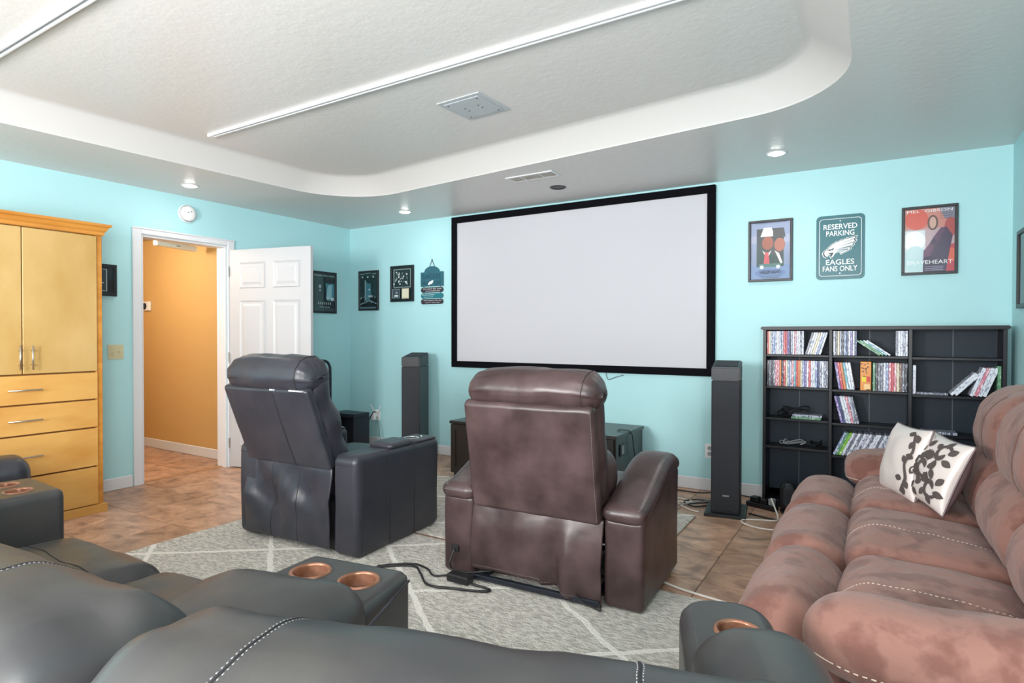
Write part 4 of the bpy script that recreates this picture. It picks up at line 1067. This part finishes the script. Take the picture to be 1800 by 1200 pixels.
# ================================================================ BROWN SUEDE SOFA
O2 = Vector((0.2, 2.64, 0))
su = thing('reclining_sofa', 'brown suede reclining sofa with puffy cushions along the right wall', 'sofa', O2)
def Q(x, y, z): return Vector((x, y, z)) - O2
def droop(p):
    x, y, z = p
    return (x, y, z)
for i, (ya, yb) in enumerate(((1.74, 2.345), (2.345, 2.975), (2.975, 3.60))):
    yc, w = (ya + yb) / 2, yb - ya + 0.02
    fr = soft('leg_rest', Q(-0.205, yc, 0.285), (0.31, w, 0.47), (0.15, 0.10, 0.17), M_SUEDE, su, (0, R(-8), 0), puff=(0.05, 0.02, 0.03), wr=(0.013, 5, 70 + i), k=5, mid=8)
    fr.stitches('stitching', [(-1, -0.95, -0.3), (-1, 0.95, -0.3)], 0.0016, M_SUEDE_D, 50)
    st_ = soft('seat_cushion', Q(0.155, yc, 0.40), (0.52, w, 0.235), (0.11, 0.10, 0.11), M_SUEDE, su, (0, R(4), 0), puff=(0.0, 0.0, 0.12), wr=(0.012, 5, 80 + i), k=5, mid=10)
    st_.stitches('stitching', [(-1, -0.15, 0.3), (-0.95, -0.15, 1), (0.9, -0.15, 1)], 0.0016, M_STITCH, 34, 0.5)
    lb = soft('lumbar_cushion', Q(0.475, yc, 0.60), (0.28, w + 0.01, 0.30), (0.13, 0.13, 0.14), M_SUEDE, su, (0, R(12), 0), puff=(0.08, 0.0, 0.04), wr=(0.012, 5, 90 + i), k=6, mid=6)
    up = soft('back_cushion', Q(0.545, yc, 0.835), (0.31, w + 0.02, 0.38), (0.15, 0.16, 0.17), M_SUEDE, su, (0, R(8), 0), puff=(0.06, 0.0, 0.05), wr=(0.012, 5, 100 + i), k=6, mid=6)
    up.seam('seam', [(-0.9, -0.35, 1), (-1, -0.35, 0.9), (-1, -0.35, -0.9)], 0.003, M_SUEDE_D)
box('back_frame', Q(0.62, 1.42, 0.03), Q(0.715, 3.90, 0.86), M_SUEDE, su, 0.03, 3)
for i, (ya, yb) in enumerate(((1.53, 1.75), (3.60, 3.95))):
    yc = (ya + yb) / 2; w = yb - ya
    soft('arm', Q(0.32, yc, 0.25), (0.68, w - 0.10, 0.46), (0.05, 0.04, 0.05), M_SUEDE, su, wr=(0.006, 5, 110 + i), mid=8)
    ap = soft('arm_pad', Q(0.27, yc, 0.535), (0.84, w + 0.03, 0.185), (0.12, 0.115, 0.09), M_SUEDE, su, (0, R(-2), 0), puff=(0, 0.02, 0.10), wr=(0.010, 5, 120 + i), k=7, mid=10)
    ap.stitches('stitching', [(0.95, -1, -0.35), (-0.86, -1, -0.35), (-1, -0.86, -0.35), (-1, 0.9, -0.35)], 0.0020, M_STITCH, 40, 0.55)
box('sofa_base', Q(-0.05, 1.62, 0.03), Q(0.6, 3.64, 0.26), M_SUEDE_D, su)

# throw pillows
def pillow(name, label, size, th, c, rot, m_front, m_back, scroll):
    t = thing(name, label, 'pillow', c); t.rotation_euler = rot
    n_ = 22
    def prof(u, v, s):
        a = max(0, 1 - u ** 2); b = max(0, 1 - v ** 2)
        k = (a * b) ** 0.42
        x = u * (1 - 0.07 * (1 - abs(u)) * 0 - 0.075 * (1 - v * v) * abs(u) * 1.0 * (abs(u) ** 3)) * size / 2
        y = v * (1 - 0.075 * (1 - u * u) * (abs(v) ** 4)) * size / 2
        z = s * th / 2 * k
        nn = noise.noise(Vector((u * 2.2, v * 2.2, s * 3 + size * 31))) * 0.010 * k
        return Vector((x, y, z + nn * s))
    for s, m_, nm in ((1, m_front, 'front_cover'), (-1, m_back, 'back_cover')):
        vs, fs = [], []
        for i in range(n_ + 1):
            for j in range(n_ + 1):
                vs.append(prof(-math.cos(PI * i / n_), -math.cos(PI * j / n_), s))
        for i in range(n_):
            for j in range(n_):
                q = (i*(n_+1)+j, (i+1)*(n_+1)+j, (i+1)*(n_+1)+j+1, i*(n_+1)+j+1)
                fs.append(q if s > 0 else q[::-1])
        mesh_obj(nm, vs, fs, m_, t, True)
    edge = [prof(-1 + 2 * k / 30, -1, 1) for k in range(30)] + [prof(1, -1 + 2 * k / 30, 1) for k in range(30)] + [prof(1 - 2 * k / 30, 1, 1) for k in range(30)] + [prof(-1, 1 - 2 * k / 30, 1) for k in range(31)]
    vs, fs = tube_geo(edge, 0.004, 6)
    mesh_obj('piping', vs, fs, M_SATIN_D, t, True)
    # flocked scrollwork: ribbons and leaves lying on one face
    s = scroll
    V_, F_ = [], []
    def ribbon(pts, w0, w1):
        Pp = crom([(x, y, 0) for x, y in pts], 8); L_ = len(Pp); o_ = len(V_)
        for i, p in enumerate(Pp):
            tt = (Pp[min(i+1, L_-1)] - Pp[max(i-1, 0)]).normalized(); nrm = Vector((-tt.y, tt.x, 0)); w_ = w0 + (w1 - w0) * i / (L_ - 1)
            for sg in (-1, 1):
                q = p + nrm * w_ * sg
                u, v = max(-.985, min(.985, q.x)), max(-.985, min(.985, q.y))
                V_.append(prof(u, v, s) + Vector((0, 0, s * 0.0022)))
        for i in range(L_ - 1): F_.append((o_+2*i, o_+2*i+1, o_+2*i+3, o_+2*i+2))
    def leaf(cx_, cy_, ang, ln, wd):
        o_ = len(V_); K = 8
        for i in range(K + 1):
            t_ = i / K; ww = wd * math.sin(PI * t_) ** 0.8
            bx, by = cx_ + ln * t_ * math.cos(ang), cy_ + ln * t_ * math.sin(ang)
            for sg in (-1, 1):
                u, v = bx - math.sin(ang) * ww * sg, by + math.cos(ang) * ww * sg
                V_.append(prof(max(-.985, min(.985, u)), max(-.985, min(.985, v)), s) + Vector((0, 0, s * 0.0022)))
        for i in range(K): F_.append((o_+2*i, o_+2*i+1, o_+2*i+3, o_+2*i+2))
    for sx, sy, fl_y in ((-0.5, 0.45, 1), (0.42, 0.5, -1), (-0.35, -0.5, -1), (0.5, -0.42, 1), (0.02, 0.02, 1)):
        sp = [(sx + (0.05 + 0.27 * k / 14) * math.cos(k * 0.42), sy + fl_y * (0.05 + 0.27 * k / 14) * math.sin(k * 0.42)) for k in range(15)]
        ribbon(sp, 0.085, 0.04)
        for q in range(6):
            a = q * 1.05 + sx * 3
            leaf(sx + 0.20 * math.cos(a), sy + 0.20 * math.sin(a), a + 0.5, 0.30, 0.095)
    for q in range(7): leaf(-0.05, 0.25, 0.3 + q * 0.42, 0.30, 0.06)
    if s < 0:
        s = 1
        for q in range(9): leaf(0.66 + 0.2 * (q % 2), -0.9 + q * 0.21, 1.2 + 0.9 * (q % 3), 0.26, 0.085)
        ribbon([(0.60, -0.85), (0.78, -0.45), (0.62, -0.05), (0.80, 0.35), (0.66, 0.8)], 0.05, 0.035)
    mesh_obj('scroll_pattern', V_, F_, M_FLOCK, t)
    return t
def basis(zdir, updir):
    z = Vector(zdir).normalized(); x = Vector(updir).cross(z).normalized(); y = z.cross(x)
    return Matrix((x, y, z)).transposed().to_euler()
pillow('throw_pillow', 'floral taupe and ivory throw pillow leaning on the suede sofa back', 0.305, 0.13, (0.225, 3.07, 0.672), basis((-0.86, -0.36, 0.36), (0.25, 0.05, 1)), M_SATIN, M_SATIN_D, 1)
pillow('throw_pillow', 'plain ivory satin throw pillow standing in front of the floral one', 0.325, 0.13, (0.115, 3.25, 0.675), basis((-0.90, -0.36, 0.24), (0.16, 0.10, 1)), M_SATIN, M_SATIN, -1)

# ================================================================ SPEAKERS
def tower(label, loc, rz, base=True):
    t = thing('tower_speaker', label, 'speaker', loc, rz, 'tower speakers beside the screen')
    w, d, h = 0.188, 0.27, 1.055
    box('cabinet', (-w/2, -d/2 + 0.012, 0.022), (w/2, d/2, 0.93), M_SPKB, t, 0.004, 2)
    box('grille', (-w/2 + 0.002, -d/2, 0.035), (w/2 - 0.002, -d/2 + 0.012, 0.925), M_SPK, t, 0.006, 2)
    # sloped cap
    vs = [(-w/2, -d/2, 0.932), (w/2, -d/2, 0.932), (w/2, d/2, 0.932), (-w/2, d/2, 0.932), (-w/2, -d/2, 1.025), (w/2, -d/2, 1.025), (w/2, d/2, 1.065), (-w/2, d/2, 1.065)]
    bm = bmesh.new(); vv = [bm.verts.new(v) for v in vs]
    for f in ((3, 2, 1, 0), (4, 5, 6, 7), (0, 1, 5, 4), (1, 2, 6, 5), (2, 3, 7, 6), (3, 0, 4, 7)): bm.faces.new([vv[i] for i in f])
    bmesh.ops.bevel(bm, geom=bm.edges[:], offset=0.008, segments=2, affect='EDGES')
    cp = bm_obj('sloped_cap', bm, M_SPKB, t)
    box('cap_grille', (-w/2 + 0.02, -d/2 + 0.04, 0), (w/2 - 0.02, d/2 - 0.04, 0.003), M_SPK, cp, 0.001, loc=(0, 0, 1.046), rot=(R(8.4), 0, 0))
    if base: box('base_plate', (-0.135, -0.17, 0), (0.135, 0.17, 0.022), M_BLKPL, t, 0.003)
    text_mesh('badge_lettering', 'SONY', 0.042, 0.009, M_TEXTW, t, (0.005, -d/2 - 0.0006, 0.145), bold=True)
    return t
tower('black tower speaker with wide base plate right of the screen beside the bookcase', (-0.90, 4.36, 0), R(8))
tower('black tower speaker standing left of the screen behind the black recliner', (-3.93, 4.55, 0), R(20))

# ================================================================ MEDIA CONSOLE
O3 = Vector((-2.43, 4.475, 0))
mc = thing('media_console', 'low black media cabinet under the screen, mostly hidden by brown recliner', 'media cabinet', O3)
def K3(x, y, z): return Vector((x, y, z)) - O3
box('body', K3(-3.20, 4.19, 0.03), K3(-1.66, 4.78, 0.465), M_ESP, mc, 0.003)
box('top_panel', K3(-3.21, 4.17, 0.465), K3(-1.65, 4.79, 0.49), M_ESP, mc, 0.003)
for x in (-3.18, -2.43 - 0.02, -1.72): box('foot', K3(x, 4.20, 0), K3(x + 0.05, 4.76, 0.03), M_ESP, mc)
for i in range(4):
    xa = -3.19 + i * 0.382
    d = box('cabinet_door', K3(xa, 4.172, 0.04), K3(xa + 0.372, 4.19, 0.46), M_ESP, mc, 0.002)
    for lo, hi in (((xa, 4.164, 0.04), (xa + 0.05, 4.172, 0.46)), ((xa + 0.322, 4.164, 0.04), (xa + 0.372, 4.172, 0.46)), ((xa + 0.05, 4.164, 0.41), (xa + 0.322, 4.172, 0.46)), ((xa + 0.05, 4.164, 0.04), (xa + 0.322, 4.172, 0.09))):
        box('door_rail', K3(*lo), K3(*hi), M_ESP, d, 0.001)
hb = box('side_latch', K3(-1.66, 4.26, 0.32), K3(-1.652, 4.36, 0.415), M_BLKPL, mc, 0.003)
box('latch_plate', K3(-1.652, 4.285, 0.335), K3(-1.648, 4.335, 0.40), M_GREYPL, hb, 0.002)
tag(tube('electric_cable', [(-1.74, 4.42, 0.495), (-1.70, 4.45, 0.498), (-1.645, 4.47, 0.48), (-1.635, 4.50, 0.36), (-1.63, 4.56, 0.15), (-1.62, 4.60, 0.008), (-1.5, 4.62, 0.008)], 0.004, M_BLKPL), 'black cord running down the right side of media cabinet', 'cord')

# black framed box in the corner, tubular frame
t = thing('framed_box', 'small black open framed stand in corner behind the black recliner', 'stand', (-4.83, 4.52, 0))
for lo, hi in (((-0.18, -0.10, 0.37), (0.18, 0.12, 0.41)), ((-0.18, -0.10, 0.0), (0.18, 0.12, 0.03)), ((-0.18, -0.10, 0.03), (-0.15, 0.12, 0.37)), ((0.15, -0.10, 0.03), (0.18, 0.12, 0.37))):
    box('frame_side', lo, hi, M_BLKMET, t, 0.003)
box('back_panel', (-0.15, 0.09, 0.03), (0.15, 0.11, 0.37), M_SPK, t)
t = thing('tubular_frame', 'dark bent tubular metal frame standing behind the black recliner', 'frame', (-4.92, 4.24, 0))
tube('bent_tube', [(0.115, 0, 0.0), (0.115, 0, 0.5), (0.115, 0, 0.86), (0.105, 0, 0.92), (0.07, 0, 0.96), (0.0, 0, 0.972), (-0.07, 0, 0.96), (-0.105, 0, 0.92), (-0.115, 0, 0.86), (-0.115, 0, 0.5), (-0.115, 0, 0.0)], 0.014, M_BLKMET, t, 10)
tube('cross_bar', [(-0.115, 0, 0.35), (0.115, 0, 0.35)], 0.010, M_BLKMET, t, 8, False)
for s in (-1, 1): tube('foot_tube', [(s * 0.115, -0.12, 0.014), (s * 0.115, 0.14, 0.014)], 0.014, M_BLKMET, t, 8, False)
tube('foot_cross', [(-0.115, 0.14, 0.014), (0.115, 0.14, 0.014)], 0.012, M_BLKMET, t, 8, False)

# ================================================================ BOOKCASE AND ITS CONTENTS
O4 = Vector((-0.02, 4.77, 0))
bk = thing('bookcase', 'wide black three-column bookcase of discs and games on the screen wall', 'bookcase', O4)
def K4(x, y, z): return Vector((x, y, z)) - O4
BX = [-0.70, -0.275, 0.185, 0.665]        # centres of the four uprights
YF, YB = 4.665, 4.862
for i, x in enumerate(BX):
    box('upright', K4(x - 0.011, YF, 0), K4(x + 0.011, YB, 1.285), M_SHELF, bk, 0.002)
prism('top_board', [(-0.725, YF - 0.025), (0.69, YF - 0.025), (0.69, YB), (-0.725, YB)], 0.024, M_SHELF, bk, -O4 + Vector((0, 0, 1.285)), bev=0.006)
SHELVES = [[1.108, 0.877, 0.648, 0.442, 0.05], [1.108, 0.872, 0.640, 0.415, 0.05], [1.105, 0.862, 0.610, 0.36, 0.05]]
for c in range(3):
    for z in SHELVES[c]:
        box('shelf', K4(BX[c] + 0.011, YF + 0.006, z - 0.016), K4(BX[c+1] - 0.011, YB - 0.006, z), M_SHELF, bk, 0.0015)
    box('back_board', K4(BX[c] + 0.011, YB - 0.006, 0), K4(BX[c+1] - 0.011, YB, 1.285), M_SHELFB, bk)
    xm = (BX[c] + BX[c+1]) / 2
    box('joint_strip', K4(xm - 0.003, YB - 0.008, 0.05), K4(xm + 0.003, YB - 0.006, 1.285), mat('shelf_joint', (0.07, 0.09, 0.10), 0.5), bk)
    box('kick_board', K4(BX[c] + 0.011, YF + 0.012, 0), K4(BX[c+1] - 0.011, YF + 0.024, 0.034), M_SHELF, bk)

SP = {k: spine_mat('spine_' + k, *v) for k, v in dict(
    white=('#dfe3ee', '#8790a8', 0.58), silver=('#b9bfd0', '#4a5068', 0.55), blue=('#7c8fb8', '#d5dcec', 0.55), navy=('#2c3a66', '#8c9cc4', 0.62), black=('#1c1e28', '#9aa0b2', 0.6), red=('#c4444e', '#e8d4d8', 0.62),
    orange=('#cf7a44', '#4a2a20', 0.66), teal=('#5fa6b4', '#dceaf0', 0.58), purple=('#7a68a8', '#e0dced', 0.6), pink=('#c87a8e', '#f0dde2', 0.55), grey=('#686c7c', '#c6cad4', 0.58), cream=('#d8cdb4', '#7c7264', 0.62), green=('#58906a', '#cfe2d2', 0.60), brown=('#6a5048', '#cbb8ac', 0.6), lime=('#7cb838', '#e4f2d4', 0.62)).items()}
NUM = ['first', 'second', 'third', 'fourth', 'fifth', 'sixth', 'seventh', 'eighth', 'ninth', 'tenth', 'eleventh', 'twelfth', 'thirteenth', 'fourteenth', 'fifteenth', 'sixteenth', 'seventeenth', 'eighteenth', 'nineteenth', 'twentieth'] 
NUM += ['twenty-' + n_ for n_ in NUM[:9]] + ['thirtieth', 'thirty-first', 'thirty-second', 'thirty-third', 'thirty-fourth', 'thirty-fifth']
CASEM = {}
def case_mesh(w, h, d, m):
    key = (round(w, 4), round(h, 3), round(d, 3), m.name)
    if key not in CASEM:
        bm = bmesh.new(); add_box(bm, (-w/2, 0, -h/2), (w/2, d, h/2), 0.0012)
        me = bpy.data.meshes.new('disc_case'); bm.to_mesh(me); bm.free(); me.materials.append(m); CASEM[key] = me
    return CASEM[key]
def cases(xs, z, h, lean, cols, where, group, d=0.135, w=None, kind='disc case', y=None, jitter=0.004):
    """a run of upright or leaning cases: xs = bottom-left positions, lean in degrees (+ = top to the right)"""
    n_ = len(xs) - 1
    for i in range(n_):
        pit = xs[i+1] - xs[i]
        a = R(lean if not callable(lean) else lean(i))
        ww = (w or pit * math.cos(abs(a)) * 0.94)
        hh = h * (1 + random.uniform(-0.015, 0.0))
        c = cols[i % len(cols)]
        o = bpy.data.objects.new(kind.replace(' ', '_'), case_mesh(round(ww, 3), round(hh, 2) if False else h, d, SP[c])); C.objects.link(o)
        cz = z + 0.0008 + h / 2 * math.cos(a) + ww / 2 * abs(math.sin(a))
        pivot = xs[i]
        if a > 0: cx_ = pivot + ww / 2 * math.cos(a) + h / 2 * math.sin(a)
        elif a < 0: cx_ = pivot + ww / 2 * math.cos(a) + h / 2 * math.sin(a)
        else: cx_ = pivot + pit / 2
        o.location = (cx_, (y or YF + 0.018) + random.uniform(0, jitter), cz); o.rotation_euler = (0, a, 0)
        tag(o, '%s-spined %s, %s from left %s' % (c, kind, NUM[i], where), kind, group)
def lins(a, b, n_): return [a + (b - a) * i / n_ for i in range(n_ + 1)]
XL, XM, XR = BX[0] + 0.012, BX[1] + 0.012, BX[2] + 0.012
cases(lins(XL + 0.002, XL + 0.243, 20), 1.108, 0.168, 0, ['red', 'cream', 'silver', 'blue', 'blue', 'white', 'white', 'blue', 'silver', 'red', 'red', 'purple', 'navy', 'silver', 'white', 'pink', 'white', 'white', 'silver', 'white'], 'upright on the top left shelf', 'upright discs on top left shelf')
cases(lins(XL + 0.25, XL + 0.352, 7), 1.108, 0.162, 16, ['grey', 'white', 'white', 'cream', 'white', 'blue', 'white'], 'in the leaning top left row', 'leaning discs on top left shelf')
cases(lins(XL + 0.002, XL + 0.398, 29), 0.877, 0.188, 0, ['black', 'grey', 'black', 'grey', 'pink', 'pink', 'orange', 'black', 'red', 'cream', 'blue', 'silver', 'pink', 'teal', 'red', 'orange', 'cream', 'blue', 'purple', 'white', 'red', 'white', 'white', 'blue', 'navy', 'silver', 'white', 'silver', 'grey'], 'on the second left shelf', 'discs on second left shelf')
cases(lins(XM + 0.002, XM + 0.145, 11), 1.108, 0.168, 0, ['white', 'grey', 'cream', 'silver', 'black', 'blue', 'navy', 'white', 'purple', 'white', 'navy'], 'upright on the top middle shelf', 'upright discs on top middle shelf')
cases(lins(XM + 0.275, XM + 0.353, 4), 1.108, 0.168, -54, ['green', 'green', 'teal', 'white'], 'in the green top middle slant', 'slanted green cases on top middle shelf', w=0.0112)
cases(lins(XM + 0.366, XM + 0.434, 5), 1.108, 0.168, 0, ['grey', 'white', 'white', 'silver', 'white'], 'at the top middle shelf right end', 'discs at right end of top middle shelf')
cases(lins(XM + 0.038, XM + 0.136, 6), 0.872, 0.188, -9, ['purple', 'red', 'orange', 'teal', 'white', 'white'], 'leaning on the second middle shelf', 'leaning discs on second middle shelf')
cases(lins(XM + 0.238, XM + 0.434, 13), 0.872, 0.190, 0, ['green', 'black', 'grey', 'grey', 'white', 'blue', 'pink', 'red', 'pink', 'cream', 'brown', 'grey', 'black'], 'right of the orange box set', 'discs right of the orange box set')
cases(lins(XM + 0.052, XM + 0.165, 7), 0.640, 0.188, -13, ['purple', 'navy', 'white', 'white', 'pink', 'silver', 'grey'], 'on the third middle shelf', 'leaning discs on third middle shelf')
cases(lins(XM + 0.004, XM + 0.345, 20), 0.415, 0.172, 24, ['blue', 'green', 'lime', 'white', 'grey', 'white', 'grey', 'white', 'silver', 'white', 'grey', 'white', 'white', 'grey', 'white', 'silver', 'white', 'white', 'grey', 'white'], 'on the fourth middle shelf', 'leaning game cases on fourth middle shelf', kind='game case')
cases(lins(XR + 0.002, XR + 0.020, 1), 0.862, 0.19, 0, ['white'], 'alone at second right shelf left end', 'cases on second right shelf')
cases(lins(XR + 0.200, XR + 0.245, 2), 0.862, 0.19, 42, ['white', 'white'], 'of the steep slanted pair, right column', 'slanted pair in right column', w=0.016)
cases(lins(XR + 0.30, XR + 0.385, 4), 0.862, 0.19, 20, ['white', 'pink', 'white', 'white'], 'of four leaning on second right shelf', 'four leaning cases in right column')
cases(lins(XR + 0.436, XR + 0.455, 1), 0.862, 0.195, 0, ['green'], 'upright by right edge of bookcase', 'cases on second right shelf')
# flat cases
for (x, z, w_, nm, lb, m_) in ((XR + 0.022, 0.862, 0.17, 'flat_case', 'grey case lying flat on the second right shelf', 'grey'), (XR + 0.05, 0.610, 0.19, 'flat_case', 'silver case lying flat on the third right shelf', 'silver'), (XL + 0.165, 0.648, 0.19, 'flat_case', 'pale green game case under tangled cables on third left shelf', 'green')):
    tag(box(nm, (x, YF + 0.02, z + 0.0005), (x + w_, YF + 0.155, z + 0.0155), SP[m_], bev=0.0015), lb, 'disc case')
tag(box('flat_case', (XL + 0.172, YF + 0.024, 0.664), (XL + 0.36, YF + 0.155, 0.679), SP['silver'], bev=0.0015), 'silver game case on top of the flat green one, third left shelf', 'disc case')
# orange box set
t = thing('box_set', 'orange and black spotted box set standing on the second middle shelf', 'box set', (XM + 0.20, YF + 0.02, 0.8725))
M_ORB = mat('orange_box', '#e0903c', 0.4)
box('carton', (-0.034, 0, 0), (0.030, 0.135, 0.195), M_ORB, t, 0.002)
sh = []
rnd = random.Random(11)
for i in range(14):
    x, y = rnd.uniform(-.85, .8), rnd.uniform(-.1, .95)
    sh.append(([(x + rnd.uniform(.08, .2) * math.cos(a), y + rnd.uniform(.03, .07) * math.sin(a)) for a in [k * 1.05 for k in range(6)]], '#2a1c14'))
sh += [(rect(-.7, -.40, .1, -.05), '#e6d22c'), (rect(.1, -.38, .8, -.02), '#d43c30'), (rect(-.3, -.92, .8, -.55), '#eec58a'), (rect(.1, -.97, .8, -.9), '#2a1c14')]
flat('spotted_print', S(0.064, 0.195, sh), t, (-0.002, -0.0006, 0.0975))
# cable tangles
def tangle(label, x0, x1, z, seed, m, y0=YF + 0.03):
    r_ = random.Random(seed); pts = []
    for k in range(16):
        a = k * 0.9
        pts.append(((x0 + x1) / 2 + (x1 - x0) / 2 * math.cos(a) * r_.uniform(.5, 1), y0 + 0.05 + 0.035 * math.sin(a * 1.3), z + 0.012 + 0.04 * abs(math.sin(a * 0.7)) * r_.random()))
    tag(tube('cable_bundle', pts, 0.0045, m, k=7), label, 'cable')
tangle('tangle of black cables lying on the flat cases, third left shelf', XL + 0.08, XL + 0.30, 0.685, 1, M_BLKPL)
tangle('black cable coil at the left end of the third left shelf', XL + 0.05, XL + 0.15, 0.655, 2, M_BLKPL)
tangle('grey and black cable tangle on the fourth left shelf', XL + 0.07, XL + 0.27, 0.447, 3, M_GREYPL)
tangle('small black cable coil at right end of the fourth left shelf', XL + 0.28, XL + 0.37, 0.447, 4, M_BLKPL)

# satellite speaker and power strip on the floor
t = thing('satellite_speaker', 'small black curved computer speaker on the floor before the bookcase', 'speaker', (-0.53, 4.57, 0), R(15))
soft('speaker_shell', (0, 0.0, 0.115), (0.10, 0.12, 0.21), (0.04, 0.05, 0.07), M_BLKPL, t, (R(8), 0, 0))
soft('speaker_grille', (0, -0.05, 0.12), (0.078, 0.03, 0.16), (0.03, 0.012, 0.05), M_SPK, t, (R(8), 0, 0))
box('speaker_foot', (-0.045, -0.05, 0), (0.045, 0.055, 0.015), M_BLKPL, t, 0.004)
t = thing('power_strip', 'black power strip with plugged adapters beside the right tower speaker', 'power strip', (-0.70, 4.585, 0), R(-20))
box('strip_body', (-0.11, -0.03, 0), (0.11, 0.03, 0.035), M_BLKPL, t, 0.005)
box('plug', (-0.08, -0.028, 0.035), (-0.02, 0.028, 0.075), M_BLKPL, t, 0.006)
box('plug', (0.0, -0.025, 0.035), (0.045, 0.025, 0.07), M_BLKPL, t, 0.006)
box('plug', (0.055, -0.02, 0.035), (0.095, 0.02, 0.085), M_GREYPL, t, 0.006)
tag(tube('white_cable', [(-0.63, 4.53, 0.09), (-0.60, 4.47, 0.05), (-0.57, 4.40, 0.006), (-0.57, 4.30, 0.006), (-0.68, 4.255, 0.006), (-0.76, 4.20, 0.007), (-0.745, 4.13, 0.007), (-0.66, 4.08, 0.007), (-0.57, 4.08, 0.007), (-0.47, 4.13, 0.007), (-0.40, 4.17, 0.007)], 0.006, M_WCORD), 'white cable looping on the floor in front of the power strip', 'cord')
tag(tube('electric_cable', [(-0.755, 4.38, 0.006), (-0.66, 4.34, 0.006), (-0.55, 4.32, 0.006), (-0.42, 4.33, 0.006)], 0.005, M_BLKPL), 'black cord on the tiles between tower speaker and suede sofa', 'cord')
tag(tube('electric_cable', [(-0.80, 4.82, 0.006), (-0.98, 4.80, 0.03), (-1.04, 4.72, 0.10), (-1.03, 4.52, 0.30), (-1.02, 4.48, 0.40)], 0.005, M_BLKPL), 'black cord rising behind the right tower speaker', 'cord')
for i, (pts, m_, lb) in enumerate((
    ([(-1.03, 4.62, 0.10), (-1.06, 4.70, 0.04), (-1.2, 4.74, 0.007), (-1.4, 4.75, 0.007)], M_BLKPL, 'black cord along the baseboard left of the right tower speaker'),
    ([(-1.04, 4.42, 0.008), (-1.12, 4.34, 0.008), (-1.22, 4.44, 0.008), (-1.14, 4.54, 0.008), (-1.04, 4.48, 0.016), (-1.16, 4.36, 0.018)], M_BLKPL, 'black cord looping left of the right tower speaker base'),
    ([(-1.36, 4.52, 0.007), (-1.2, 4.50, 0.007), (-1.17, 4.44, 0.007), (-1.26, 4.40, 0.007), (-1.14, 4.26, 0.007), (-1.06, 4.23, 0.007)], M_WCORD, 'white cord snaking left of the right tower speaker'),
    ([(-1.4, 4.40, 0.008), (-1.25, 4.32, 0.008), (-1.12, 4.42, 0.020), (-1.05, 4.56, 0.008)], M_GREYPL, 'grey cord crossing the black ones left of right tower speaker'))):
    tag(tube('electric_cable', pts, 0.005, m_), lb, 'cord')
